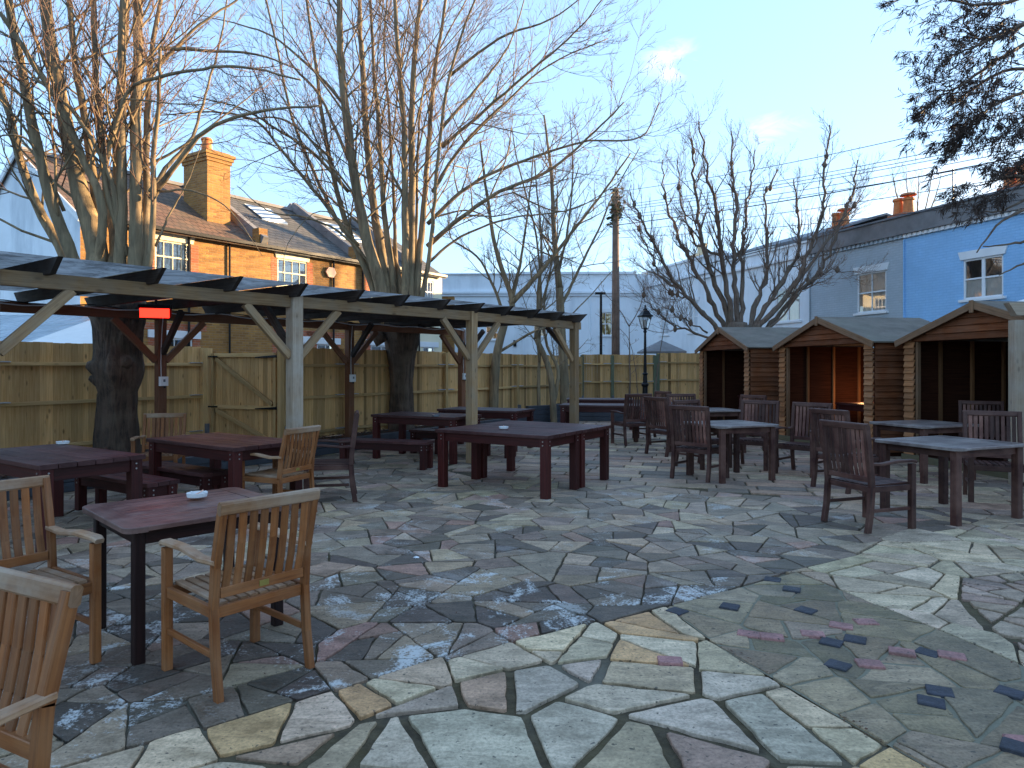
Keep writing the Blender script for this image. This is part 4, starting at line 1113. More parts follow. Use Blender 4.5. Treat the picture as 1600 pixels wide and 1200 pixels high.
for i, (a0, a1, mat, ws, lab) in enumerate(WS):
    rt = thing('terraced_house', lab, 'house', group='painted terrace on the right', world=True)
    zt = 5.46 if i else 5.9
    wall(FT, rt, a0, a1, -.06, zt, ws, mat)
    for h in ws:
        window(FT, rt, h, 2, 2 if i != 0 else 1, 'blind' if i != 2 else 'blind', True, None if i == 0 else ('white',.06,.22,.07), casement=(i in (0,2)), blindz=.5 if i == 2 else (0 if i == 1 else .3))
    if i:
        m_ = MB(); a = a0+.05
        while a < min(a1, 9):
            fb(m_, FT, a, a+.09, -.09, .0, zt-.12, zt-.02); a += .18
        fb(m_, FT, a0, a1, -.05, .0, zt-.12, zt-.02); m_.build('dentil_course', 'white' if i == 2 else mat, rt)
        m_ = MB(); fb(m_, FT, a0, a1, -.14, .06, zt-.015, zt+.05); m_.build('cornice', 'parapet', rt)
        m_ = MB(); fb(m_, FT, a0, a1, -.04, .12, zt+.051, zt+.52); m_.build('parapet', 'parapet', rt)
        m_ = MB(); fb(m_, FT, a0, a1, -.09, .17, zt+.521, zt+.58); m_.build('coping', 'lead', rt)
    else:
        m_ = MB(); fb(m_, FT, a0, a1, -.12, .1, zt-.5, zt-.42); fb(m_, FT, a0, a1, -.08, .1, zt+.001, zt+.07); m_.build('cornice', 'white', rt)
        m_ = MB(); fb(m_, FT, a0, a1, -.09, .16, zt+.072, zt+.12); m_.build('coping', 'lead', rt)
    slope(FT, rt, a0, a1, .3, zt+.3, 3.4, zt+1.25, 'lead'); slope(FT, rt, a0, a1, 8, zt+.2, 3.4, zt+1.25, 'lead')
    m_ = MB(); m_.quad(FT.P(a1,0,0), FT.P(a1,8,0), FT.P(a1,8,zt+.2), FT.P(a1,0,zt+.2)); m_.quad(FT.P(a0,0,0), FT.P(a0,8,0), FT.P(a0,8,zt+.2), FT.P(a0,0,zt+.2)); m_.quad(FT.P(a0,8,0), FT.P(a1,8,0), FT.P(a1,8,zt+.2), FT.P(a0,8,zt+.2)); m_.build('side_wall', mat, rt)
    if i in (0,1,2):
        x = [-3.3,-.55,3.2][i]; zc = 6.55
        chimney(FT, rt, x-.35, x+.35, 1.6, 2.2, 5.9, zc+(.1 if i == 0 else 0), 'redbrick', [(x-.18,1.9,.17,.55,'pot',0),(x+.2,1.9,.17,.5,'pot',1)], False)
    if i == 1:
        m_ = MB(); b0 = FT.P(1.0,2.2,5.9); m_.tube([b0, b0+V((0,0,1.75))], .02, 6)
        e = b0+V((0,0,1.6)); dr = V((-.9,-.1,-.25)).normalized(); m_.tube([e-dr*.1, e+dr*1.1], .012, 5)
        for k in range(9): q = e+dr*(k*.12); m_.tube([q-V((0,.16,0)), q+V((0,.16,0))], .006, 4)
        m_.build('aerial', 'black', rt)
    if i in (1,2):
        m_ = MB(); m_.tube([FT.P(a0+.03,-.03,0), FT.P(a0+.03,-.03,5.3)], .02, 6); m_.build('downpipe', mat, rt)
# white buildings in the middle
FM = Frame((-4.0,36.0), (1,-.02), (-.02,-1))
rt = thing('town_house', 'long white building with cornice and round-topped gable behind the centre trees', 'building', world=True)
hl = [(2.65,3.3,2.95,3.65),(8.5,9.4,3.15,4.35),(5.1,5.7,3.1,4.2)]
wall(FM, rt, 0, 12.0, -.06, 6.3, hl, 'render')
for k, h in enumerate(hl): window(FM, rt, h, 3 if k == 1 else 2, 2, 'blindlit' if k == 1 else None, True, ('white',.1,.18,0))
m_ = MB(); fb(m_, FM, 0, 12.0, -.16, .05, 5.30, 5.42); fb(m_, FM, 0, 12.0, -.09, .05, 5.18, 5.29); fb(m_, FM, 4.4, 10.3, -.14, .3, 6.301, 6.42); fb(m_, FM, 0, 4.4, -.1, .3, 6.301, 6.36); m_.build('cornice', 'render', rt)
m_ = MB(); i0 = len(m_.v); prof = [(4.9,6.3),(4.95,6.75),(5.1,7.05),(5.35,7.25),(5.6,7.3),(5.85,7.25),(6.1,7.05),(6.25,6.75),(6.3,6.3)]
for t in (-.03,.3):
    for x, z in prof: m_.v.append(FM.P(x,t,z))
n_ = len(prof)
m_.face([i0+k for k in range(n_)], [(0,0)]*n_, 1); m_.face([i0+n_+k for k in range(n_)][::-1], [(0,0)]*n_, 1)
for k in range(n_-1): m_.face([i0+k,i0+k+1,i0+n_+k+1,i0+n_+k], [(0,0)]*4, 1)
m_.build('round_gable', 'render', rt)
m_ = MB(); fb(m_, FM, 0, 12.0, .31, 9, 6.0, 6.12); m_.build('roof', 'lead', rt)
m_ = MB(); m_.quad(FM.P(0,0,0), FM.P(0,9,0), FM.P(0,9,6.1), FM.P(0,0,6.1)); m_.build('side_wall', 'render', rt)
for a, w in ((4.55,.06),(8.0,.05)):
    m_ = MB(); m_.tube([FM.P(a,-.05,0), FM.P(a,-.05,5.1)], .04, 6); m_.build('downpipe', 'render', rt)
m_ = MB(); m_.box(FM.P(4.15,-.04,2.75), .16, .1, .32); m_.box(FM.P(7.3,-.04,2.7), .16, .1, .32); m_.build('wall_lamp', 'black', rt)
FW = Frame((9.6-1.0,26.8+3.1), (-.27,.963), (-.963,-.27))
rt2 = thing('terraced_house', 'white rendered house joining the right terrace to the long white building', 'house', group='painted terrace on the right', world=True)
hl = [(1.2,2.0,3.1,4.5),(3.9,4.7,3.1,4.5)]
wall(FW, rt2, -.6, 6.6, -.06, 6.35, hl, 'render')
for h in hl: window(FW, rt2, h, 2, 2, None, True, ('white',.12,.15,0), casement=True)
m_ = MB(); fb(m_, FW, -.6, 6.6, -.14, .05, 5.6, 5.72); fb(m_, FW, -.6, 6.6, -.1, .3, 6.351, 6.45); m_.build('cornice', 'render', rt2)
m_ = MB(); m_.quad(FW.P(-.6,0,0), FW.P(-.6,7,0), FW.P(-.6,7,6.35), FW.P(-.6,0,6.35)); m_.build('side_wall', 'render', rt2)
slope(FW, rt2, -.6, 6.6, .3, 6.2, 5, 6.5, 'lead')
chimney(FW, rt2, 3.0, 3.7, 1.2, 1.8, 6.2, 7.0, 'potcream', [(3.2,1.5,.16,.45,'potcream',0),(3.5,1.5,.16,.45,'potcream',0)])
# bay roof
bt_ = thing('kiosk', 'small square kiosk with low dark hipped roof behind the lamp post', 'kiosk', world=True)
c_ = D(1033,556,28.0)
m_ = MB(); m_.box((c_.x,c_.y,.95), 1.3, 1.3, 2.1); m_.build('wall', 'white', bt_)
m_ = MB(); r_ = .82; z0 = 2.16; q = [V((c_.x+sx*r_,c_.y+sy*r_,z0)) for sx, sy in ((-1,-1),(1,-1),(1,1),(-1,1))]; ap = V((c_.x,c_.y,2.62))
for k in range(4): m_.poly([q[k],q[(k+1)%4],ap])
m_.quad(*[p_-V((0,0,.07)) for p_ in q]); 
for k in range(4): m_.quad(q[k]-V((0,0,.07)),q[(k+1)%4]-V((0,0,.07)),q[(k+1)%4],q[k])
m_.build('roof', 'parapet', bt_)
# brick pier
m_ = MB(); c_ = D(699,500,31); m_.box((c_.x,c_.y,2.3), .62, .5, 4.7, 1.0); tag(m_.build('brick_pier', 'stock'), 'narrow brick pier at the end of the brick terrace, left of the white building', 'pier')

# parked van roof behind the fence
vn = thing('parked_car', 'grey car roof just showing over the fence by the telegraph pole', 'car', (4.0,27.2,0), 0)
m_ = MB(); pts = [(-1.9,.35),(-1.9,.9),(-1.2,1.05),(-.75,1.75),(-.4,1.88),(.7,1.88),(1.25,1.75),(1.7,1.1),(1.95,.95),(1.95,.35)]
i0 = len(m_.v)
for y in (-.8,.8):
    for x, z in pts: m_.v.append(V((x*.55, y*(1 if z < 1.2 else .85), z)))
n_ = len(pts)
for k in range(n_): m_.face([i0+k,i0+(k+1)%n_,i0+n_+(k+1)%n_,i0+n_+k], [(0,0)]*4, 1)
m_.face([i0+k for k in range(n_)][::-1], [(0,0)]*n_, 1); m_.face([i0+n_+k for k in range(n_)], [(0,0)]*n_, 1); m_.build('body', 'lead', vn)
for x in (-.65,.65):
    for y in (-.75,.75):
        m_ = MB(); m_.tube([(x,y-.1,.32),(x,y+.1,.32)], .32, 16); m_.build('wheel', 'black', vn)
m_ = MB(); m_.quad((-.3,-.72,1.2),(.55,-.72,1.2),(.45,-.715,1.65),(-.2,-.715,1.65)); m_.build('side_window', 'glass', vn)

# poles, lamps, wires
tp = thing('telegraph_pole', 'tall brown telegraph pole with ivy clump on top behind the back fence', 'telegraph pole', world=True)
pb = V((162/F*30,30,0)); m_ = MB(); m_.tube([pb,pb+V((0,0,4)),pb+V((0,0,9.2))], [.19,.17,.13], 12); m_.build('pole', 'pole', tp, smooth=True)
m_ = MB(); RI = random.Random(3)
for k in range(420):
    c_ = pb+V((RI.gauss(0,.14),RI.gauss(0,.14),8.35+RI.gauss(0,.45))); a = RI.random()*6.28; s_ = RI.uniform(.05,.11); u = V((math.cos(a),math.sin(a),RI.uniform(-.8,.8)))*s_; w = V((-math.sin(a),math.cos(a),RI.uniform(-.8,.8)))*s_*.7
    m_.poly([c_-u,c_+w,c_+u,c_-w], RI.uniform(.6,1.3))
m_.build('ivy', 'ivy', tp)
wires = [((1475,190),300),((1600,196),322),((1600,204),326),((1600,210),330),((1600,222),338),((1600,236),342),((1600,232),352),((1600,262),362),((1600,300),372)]
for k, ((x, y), y0) in enumerate(wires):
    a = pb+V((0,0,CH+(HY-min(y0,352))/F*30)); a.z = CH+(HY-y0)/F*30 if y0 < 345 else 7.7
    if y0 > 345: a.z = CH+(HY-y0)/F*30
    e = D(x, y, 17.0); dr = (e-a); e = a+dr*1.35; pts = []
    for j in range(25):
        t = j/24; p_ = a.lerp(e, t); p_.z -= .5*math.sin(math.pi*t)*.5; pts.append(p_)
    m_ = MB(); m_.tube(pts, .016 if k == 6 else .009, 4); tag(m_.build('overhead_wire', 'darkcable'), 'thin black overhead wire fanning right from the telegraph pole' if k != 6 else 'thickest black overhead wire, lowest of the fan from the telegraph pole', 'wire', 'overhead wires')
sl = thing('street_lamp', 'thin black street lamp column with flat head in front of the white building', 'street lamp', world=True)
q = V((139/F*29,29,0)); m_ = MB(); m_.tube([q,q+V((0,0,4.55))], [.07,.05], 8); m_.build('column', 'black', sl)
m_ = MB(); m_.box(q+V((-.03,0,4.6)), .42, .2, .09, ch=.03); m_.build('head', 'black', sl)
# victorian lamp
lp = thing('lamp_post', 'black Victorian style lantern lamp post in the back corner planter', 'lamp post', (208/F*20.6,20.6,.0), 0)
m_ = MB(); m_.lathe([(.16,.4),(.16,.5),(.12,.54),(.12,.62),(.085,.68),(.075,.95),(.11,1.0),(.11,1.04),(.07,1.08),(.06,1.3),(.09,1.34),(.05,1.38),(.042,2.0),(.034,2.55),(.06,2.58),(.04,2.62),(.045,2.66)], n=16); m_.build('column', 'black', lp, smooth=False)
z0, z1 = 2.68, 3.03; r0, r1 = .10, .20
m_ = MB()
for k in range(4):
    a = math.pi/4+k*math.pi/2+.25; a2 = a+math.pi/2
    m_.beam((r0*math.cos(a),r0*math.sin(a),z0),(r1*math.cos(a),r1*math.sin(a),z1), .018, .018)
    for r_, z in ((r0,z0),(r1,z1)): m_.beam((r_*math.cos(a),r_*math.sin(a),z),(r_*math.cos(a2),r_*math.sin(a2),z), .022, .022)
m_.beam((0,0,2.64),(0,0,2.70), .09, .09, (0,1,0)); fr_ = m_.build('lantern_frame', 'black', lp)
m_ = MB()
for k in range(4):
    a = math.pi/4+k*math.pi/2+.25; a2 = a+math.pi/2
    m_.quad((r0*math.cos(a),r0*math.sin(a),z0),(r0*math.cos(a2),r0*math.sin(a2),z0),(r1*math.cos(a2),r1*math.sin(a2),z1),(r1*math.cos(a),r1*math.sin(a),z1))
m_.build('glass', 'glass', fr_)
m_ = MB(); m_.lathe([(.25,z1),(.25,z1+.03),(.19,z1+.06),(.13,z1+.14),(.07,z1+.20),(.07,z1+.23),(.03,z1+.25),(.02,z1+.29),(.035,z1+.31),(.02,z1+.34),(.001,z1+.35)], n=4, ph=math.pi/4+.25); m_.build('lantern_roof', 'black', lp)
m_ = MB(); m_.lathe([(.02,2.7),(.02,2.78),(.045,2.82),(.05,2.88),(.03,2.93),(.005,2.95)], n=12); m_.build('bulb', 'canopy', lp, smooth=True)

# ------------------------------------------------------------------ trees
class Tree:
    def __init__(s, seed, leafmax=9000): s.r = random.Random(seed); s.big = MB(); s.fine = MB(); s.n = 0; s.maxn = leafmax; s.wa = .006; s.cap = 0; s.nl = 20
    def path(s, p0, d, L, n, wander, trop, curl=None):
        pts = [V(p0)]; d = V(d).normalized()
        for k in range(n):
            d = (d+V((s.r.gauss(0,wander),s.r.gauss(0,wander),s.r.gauss(0,wander)))+V((0,0,trop))).normalized()
            if curl: d = (d+curl).normalized()
            pts.append(pts[-1]+d*(L/n))
        return pts
    def twig(s, p, d, L, r, lvl, P):
        if s.n >= s.cap or s.n > s.maxn: return
        s.n += 1
        seg = 5 if lvl <= 1 else (4 if L > .35 else 3)
        pts = s.path(p, d, L, seg, P['w'], P['trop'])
        rr = [r*(1-.75*k/seg) for k in range(seg+1)]
        m_ = s.big if r > .014 else s.fine
        m_.tube(pts, rr, 5 if r > .014 else 3, cap=False, jit=0)
        if lvl < P['lv']:
            k = s.r.randint(*P['ch'][lvl]); 
            for i in range(k):
                t = s.r.uniform(.18,1.0); f = t*seg; j = min(int(f), seg-1); q = pts[j].lerp(pts[j+1], f-j); ax = (pts[j+1]-pts[j]).normalized()
                nd_ = s.side(ax, P['ang'])
                s.twig(q, nd_, L*s.r.uniform(*P['lf'])*(1-.35*t), max(.0042, r*(1-.7*t)*.62), lvl+1, P)
    def side(s, ax, ang):
        v = V((s.r.gauss(0,1),s.r.gauss(0,1),s.r.gauss(0,1))); v = (v-ax*v.dot(ax)).normalized(); a = math.radians(s.r.uniform(*ang))
        return ax*math.cos(a)+v*math.sin(a)
    def limb(s, ctrl, r0, r1, P, nb, t0=.12, blen=(.8,2.2), br=.4, n=5, knob=0):
        pts = catmull(ctrl, n); N = len(pts); wa = s.wa
        for k in range(2, N-1): pts[k] = pts[k]+V((s.r.gauss(0,wa),s.r.gauss(0,wa),s.r.gauss(0,wa)))
        rr = [r0+(r1-r0)*(k/(N-1))**.85 for k in range(N)]
        rr = [x*(1+s.r.uniform(-.05,.05)+ (knob if s.r.random() < .12 else 0)) for x in rr]
        if knob:
            for _ in range(3):
                q = pts[s.r.randint(int(N*.45), N-3)]; s.big.tube([q-V((.01,0,.09)), q, q+V((.01,0,.12))], [.03,.07,.025], 7, jit=.2)
        s.big.tube(pts, rr, 10 if r0 > .05 else 6, cap=True, jit=.03)
        for i in range(nb):
            t = t0+(1-t0)*((i+s.r.random())/nb); f = t*(N-1); j = min(int(f), N-2); q = pts[j].lerp(pts[j+1], f-j); ax = (pts[j+1]-pts[j]).normalized()
            d = s.side(ax, P['ang0']); rad_ = rr[j]; s.cap = s.n+int(s.maxn/s.nl/nb*1.5)+3
            s.twig(q, d, s.r.uniform(*blen)*(1-.3*t), max(.006, min(P['rmax'], rad_*br)), 0, P)
    def done(s, t, bm, tm):
        s.big.build('branches', bm, t, smooth=True); s.fine.build('twigs', tm, t)
        print('tree twigs', s.n, len(s.fine.v))
def stem(px_, Y, jy=.0, rnd=R):
    """control points as picture positions at a depth that spreads with height"""
    out = []
    n = len(px_)
    for k, (x, y) in enumerate(px_): out.append(D(x, y, Y+jy*k/(n-1)))
    return out
def trunkmesh(t, base, prof, lean=(0,0), mat='trunk', n=28, lump=.12, seed=1):
    m_ = MB(); rr = random.Random(seed); rows = []; 
    offs = [rr.uniform(-1,1) for _ in range(12)]
    Nz = 26; zs = [prof[0][0]+(prof[-1][0]-prof[0][0])*k/Nz for k in range(Nz+1)]
    def rad_(z):
        for (a, ra), (b_, rb) in zip(prof[:-1], prof[1:]):
            if a <= z <= b_: return ra+(rb-ra)*(z-a)/(b_-a)
        return prof[-1][1]
    i0 = 0
    for k, z in enumerate(zs):
        for q in range(n):
            a = 2*math.pi*q/n; r_ = rad_(z)*(1+lump*(.5*math.sin(3*a+offs[0]*3+z*1.1)+.5*math.sin(5*a+offs[1]*3-z*2.1)+.45*math.sin(7*a+z*3+offs[2]))+rr.uniform(-.02,.02))
            m_.v.append(V(base)+V((r_*math.cos(a)+lean[0]*(z-zs[0]), r_*math.sin(a)+lean[1]*(z-zs[0]), z)))
    for k in range(Nz):
        for q in range(n):
            a_ = k*n+q; b_ = k*n+(q+1)%n; m_.face([a_,b_,b_+n,a_+n], [(0,0)]*4, 1.0)
    e = Nz*n; m_.face([e+q for q in range(n)], [(0,0)]*n, 1.0)
    return m_.build('trunk', mat, t, smooth=True)
PL = dict(w=.09, trop=.075, lv=3, ch=[(4,7),(3,4),(1,2)], lf=(.42,.68), ang=(18,48), ang0=(28,62), rmax=.026)
# tree 1
t1 = thing('pollard_tree', 'thick dark-trunked tree at the left with many tall bare stems', 'tree', group='tall bare pollarded trees', world=True)
Y1 = 10.75; b1 = V(((183-800)/F*Y1, Y1, 0))
trunkmesh(t1, b1, [(0,.38),(.25,.31),(.7,.275),(1.15,.27),(1.35,.32),(1.55,.345),(1.75,.30),(2.1,.325),(2.4,.39),(2.6,.41),(2.75,.25)], seed=4)
m_ = MB()
for dx, dz, r_ in ((-.34,1.55,.13),(-.30,1.35,.10),(.30,1.62,.12),(-.1,1.66,.14),(.33,2.35,.12),(-.38,2.4,.14)):
    a = b1+V((dx,-.16,dz)); a -= V((dx*.25,0,0)); m_.tube([b1+V((0,0,dz-.02)), a, a+V((dx*.25,-.06,.03))], [r_*1.2,r_*1.1,r_*.35], 10, jit=.15)
m_.build('burr', 'trunk', t1, smooth=True)
T = Tree(11, 6000); T.nl = 21
st1 = [([(120,450),(100,400),(45,290),(5,150),(-60,-40)],.10,.2),([(135,450),(112,400),(70,280),(38,130),(8,-40),(-10,-300)],.11,-.3),([(150,450),(148,380),(120,280),(95,150),(70,0),(55,-320)],.17,.1),
       ([(165,450),(158,380),(135,200),(118,100),(105,-40)],.09,.4),([(172,450),(178,380),(165,280),(152,150),(146,0),(140,-300)],.085,.6),([(185,450),(190,330),(190,200),(190,60),(196,-60),(205,-330)],.095,-.2),
       ([(200,450),(186,350),(182,190),(196,60),(205,-80)],.07,.7),([(212,450),(213,340),(212,200),(216,60),(214,-60),(218,-380)],.115,.0),([(222,450),(228,330),(230,180),(240,60),(265,-60)],.07,.5),
       ([(228,450),(238,360),(240,250),(248,150),(250,75)],.055,-.3),([(150,420),(160,330),(125,235),(85,150),(40,80),(0,20)],.075,-.5),([(190,420),(178,300),(150,230),(110,170),(20,90)],.05,-.4)]
for c_, r_, jy in st1: T.limb(stem(c_, Y1, jy*1.5), r_, r_*.4, PL, 15, .3, (1.0,3.0), .3)
for c_, r_, jy in [([(200,400),(165,290),(180,200),(210,135),(300,110),(380,105),(470,125)],.05,-.5),([(236,310),(270,265),(320,205),(400,175),(500,165)],.055,-.3),([(235,300),(265,255),(300,215),(320,150),(345,60),(360,-50)],.04,.6),
                   ([(243,385),(262,340),(290,290),(320,215)],.022,.2),([(250,75),(300,78),(400,85),(470,110)],.035,.2),([(240,300),(300,298),(360,330),(410,400)],.02,.1),([(100,330),(60,240),(20,210),(-60,240)],.03,-.4),
                   ([(210,150),(250,100),(310,40),(370,0),(440,-60)],.04,.5),([(190,200),(140,120),(110,60),(130,20),(180,-20)],.03,.5)]:
    T.limb(stem(c_, Y1, jy*2), r_, r_*.25, PL, 14, .15, (.7,2.0), .45)
T.done(t1, 'limb', 'twig')
# tree 2
t2 = thing('pollard_tree', 'tall bare tree with dark burr-topped trunk, in the middle of the pergola', 'tree', group='tall bare pollarded trees', world=True)
Y2 = 15.0; b2 = V(((627-800)/F*Y2, Y2, 0))
trunkmesh(t2, b2, [(0,.33),(.25,.28),(.7,.255),(1.3,.24),(1.75,.27),(2.0,.33),(2.3,.38),(2.5,.38),(2.75,.42),(2.95,.25)], seed=8)
m_ = MB(); 
for k in range(7):
    a = V((b2.x-.36-.04*k,b2.y-.25,2.05+.09*k)); m_.tube([a, a+V((-.16+.02*k,-.05,.25)), a+V((-.1,-.02,.42))], [.13,.12,.05], 8, jit=.25)
m_.build('burr', 'trunk', t2, smooth=True)
T = Tree(23, 15000); T.nl = 28
st2 = [([(600,500),(575,430),(545,360),(522,280),(505,190),(492,90),(470,-60)],.085,.2),([(607,500),(590,430),(572,370),(553,270),(540,170),(532,80),(530,-20),(520,-320)],.15,-.3),([(612,500),(600,420),(585,330),(573,220),(566,100),(562,0),(560,-340)],.12,.6),
       ([(618,500),(612,420),(600,330),(592,200),(583,90),(577,-40)],.085,.3),([(625,500),(618,400),(615,300),(607,170),(600,60),(612,-60)],.055,1.0),([(632,500),(634,400),(632,300),(630,180),(622,80),(615,-40),(608,-300)],.095,-.5),
       ([(640,500),(642,400),(644,280),(643,180),(648,80),(660,-40),(664,-300)],.105,0),([(648,500),(655,400),(662,330),(670,230),(677,130),(690,40),(705,-60)],.09,.3),([(652,500),(668,420),(676,350),(684,250),(700,130),(730,30),(770,-60)],.06,-.4),
       ([(628,480),(622,420),(606,370),(600,310),(612,230),(625,120),(640,40)],.05,.8),([(640,480),(650,380),(652,260),(660,150),(690,70),(740,-20)],.05,.8),([(600,460),(560,390),(530,350),(500,290),(455,180),(430,60),(400,-60)],.06,.6)]
for c_, r_, jy in st2: T.limb(stem(c_, Y2, jy*2), r_, r_*.3, PL, 20, .28, (1.4,3.8), .3)
for c_, r_, jy in [([(668,385),(720,340),(780,300),(860,265),(930,205),(975,160)],.06,-.6),([(668,350),(720,300),(770,270),(850,240),(920,220),(1000,215),(1030,160)],.05,.3),([(676,300),(720,230),(790,160),(860,100),(950,60)],.05,.4),
                   ([(690,230),(760,170),(830,110),(900,50),(940,0)],.045,-.5),([(560,385),(500,310),(440,235),(400,190),(330,175),(250,180)],.05,-.6),([(545,300),(490,240),(430,200),(380,170),(300,150)],.045,-.5),
                   ([(535,160),(490,110),(430,60),(380,40),(300,20)],.04,.4),([(520,250),(450,190),(400,185),(350,190)],.035,.5),([(690,200),(760,120),(800,60),(830,-40)],.045,.8),([(670,410),(720,370),(800,340),(880,330),(960,300)],.035,.5),
                   ([(600,440),(540,370),(480,340),(420,330),(370,290)],.035,-.3),([(556,360),(500,330),(450,380),(440,440)],.016,-.9),([(700,120),(780,60),(860,30),(930,-20)],.04,-.3),([(545,250),(500,150),(450,90),(440,0)],.045,.3),
                   ([(674,340),(740,330),(800,370),(860,420),(900,440)],.022,.8),([(800,300),(870,330),(930,310),(1010,250)],.02,-.4)]:
    T.limb(stem(c_, Y2, jy*2), r_, r_*.22, PL, 20, .12, (.8,2.4), .45)
T.done(t2, 'limb', 'twig')
# slender trees
PS = dict(w=.12, trop=.05, lv=3, ch=[(5,8),(3,5),(0,2)], lf=(.4,.65), ang=(22,55), ang0=(25,60), rmax=.03)
specs = [('slender bare tree forking low, behind the right half of the pergola', 18.4, [([(770,672),(773,590),(778,545),(790,500),(800,470),(775,390),(760,300),(750,220)],.12),([(798,475),(840,430),(880,380),(935,310),(985,240)],.075),([(790,500),(772,450),(745,400),(705,370),(700,300)],.05),([(800,470),(815,400),(828,300),(835,220)],.05),([(780,550),(830,520),(870,505),(905,480),(960,420)],.04)]),
         ('bent multi-stemmed bare tree behind the end pergola bay', 19.0, [([(866,678),(862,600),(852,560),(838,530),(842,450),(846,380),(835,250)],.085),([(864,640),(872,580),(855,540),(850,480),(870,380),(905,260)],.06),([(842,660),(842,560),(845,470),(838,370),(810,260),(800,200)],.055),([(845,480),(860,430),(890,370),(920,300)],.035)]),
         ('straight pale slender tree just left of the pergola end post', 19.6, [([(882,672),(882,600),(878,530),(874,450),(866,370),(862,280),(850,180)],.13),([(876,480),(905,420),(935,360),(960,300),(1000,230)],.05),([(868,400),(830,340),(800,300)],.03),([(872,430),(890,340),(895,250),(890,180)],.04)])]
for i, (lab, Y, ls) in enumerate(specs):
    t = thing('slender_tree', lab, 'tree', group='slender bare trees in the raised bed', world=True); T = Tree(40+i, 2600); T.nl = len(ls)
    for k, (c_, r_) in enumerate(ls):
        cc_ = stem(c_, Y, R.uniform(-.5,.8) if k else 0)
        if k == 0:
            m_ = MB(); p_ = catmull(cc_[:4], 4); m_.tube(p_, [r_*(1.15-.3*q/(len(p_)-1)) for q in range(len(p_))], 10, jit=.03); m_.build('trunk', 'limb', t, smooth=True); T.limb(cc_[3:], r_*.82, r_*.2, PS, 14, .1, (.6,1.8), .4)
        else: T.limb(cc_, r_, r_*.25, PS, 12, .15, (.6,1.7), .45)
    T.done(t, 'limb', 'twig_pale')
# sapling by the lamp
t = thing('sapling', 'thin leafless sapling by the back fence left of the lamp post', 'shrub', world=True); T = Tree(60, 300); T.nl = 5
for c_, r_ in [([(984,640),(984,570),(983,510)],.03),([(983,510),(965,480),(940,455)],.018),([(983,510),(1000,480),(1008,445)],.018),([(1020,640),(1030,560),(1040,500),(1055,440)],.018),([(1000,640),(990,560),(975,520),(930,490)],.014)]:
    T.limb(stem(c_, 21.5, .2), r_, r_*.4, PS, 5, .3, (.3,.8), .5)
T.done(t, 'limb_dark', 'twig_grey')
# tree 3: pollard behind the first hut
t3 = thing('twisted_tree', 'broad twisted bare tree with upright shoots behind the leftmost hut', 'tree', world=True)
Y3 = 21.3; b3 = V(((1150-800)/F*Y3, Y3, 0)); trunkmesh(t3, b3, [(0,.42),(.6,.36),(1.6,.36),(2.4,.42),(2.9,.3)], mat='limb_dark', seed=3)
PT = dict(w=.15, trop=.13, lv=2, ch=[(4,7),(2,4)], lf=(.38,.6), ang=(15,45), ang0=(14,45), rmax=.03)
T = Tree(71, 11000); T.nl = 17; T.wa = .035
st3 = [([(1140,540),(1110,500),(1060,450),(1030,400),(1000,340),(985,300)],.085),([(1142,540),(1095,522),(1050,508),(1015,475),(1000,440)],.045),([(1145,540),(1115,480),(1085,420),(1060,370),(1040,310),(1035,250)],.085),([(1148,540),(1128,470),(1105,410),(1092,340),(1085,270),(1080,215)],.10),
       ([(1150,540),(1138,470),(1128,400),(1120,330),(1105,270),(1092,190)],.10),([(1152,540),(1150,460),(1146,400),(1150,330),(1145,270),(1142,205)],.10),([(1155,540),(1160,470),(1158,400),(1165,340),(1175,280),(1180,235)],.085),
       ([(1158,540),(1175,490),(1195,440),(1200,380),(1195,310),(1215,265)],.085),([(1160,540),(1185,500),(1215,450),(1245,400),(1248,340),(1240,280)],.09),([(1162,540),(1195,500),(1235,455),(1262,400),(1285,330),(1292,260),(1296,195)],.10),
       ([(1165,540),(1205,505),(1250,455),(1285,420),(1310,360),(1330,300),(1340,250)],.085),([(1168,540),(1215,500),(1265,440),(1300,425),(1345,425)],.04),([(1060,450),(1030,430),(1010,380),(975,330)],.045),([(1240,450),(1290,380),(1320,340),(1355,290)],.05),([(1128,400),(1090,380),(1065,320),(1060,240)],.05),([(1110,500),(1080,470),(1045,455),(1020,420)],.04),([(1105,520),(1070,500),(1035,480)],.03)]
for c_, r_ in st3: T.limb(stem(c_, Y3, R.uniform(-1.2,1.6)), r_, r_*.2, PT, 26, .28, (.6,1.8), .42, knob=.3)
for k in range(0):
    c_, r_ = R.choice(st3); q = R.choice(stem(c_, Y3, 0)[2:5]); T.big.tube([q-V((.02,0,.08)), q+V((0,0,.02)), q+V((.01,0,.14))], [.04,.085,.03], 7, jit=.2)
T.done(t3, 'limb_dark', 'twig_grey')
# far bare shrub over the roofs
t = thing('far_tree', 'thin bare treetop showing over the roof by the television aerial', 'tree', world=True); T = Tree(81, 500); T.nl = 5
for dx in (-30,-12,5,22,34): T.limb(stem([(1430,420),(1430+dx*.5,350),(1430+dx,300),(1430+dx*1.2,270)], 36, 0), .06, .012, PT, 12, .3, (.6,1.3), .4)
T.done(t, 'limb', 'twig_pale')
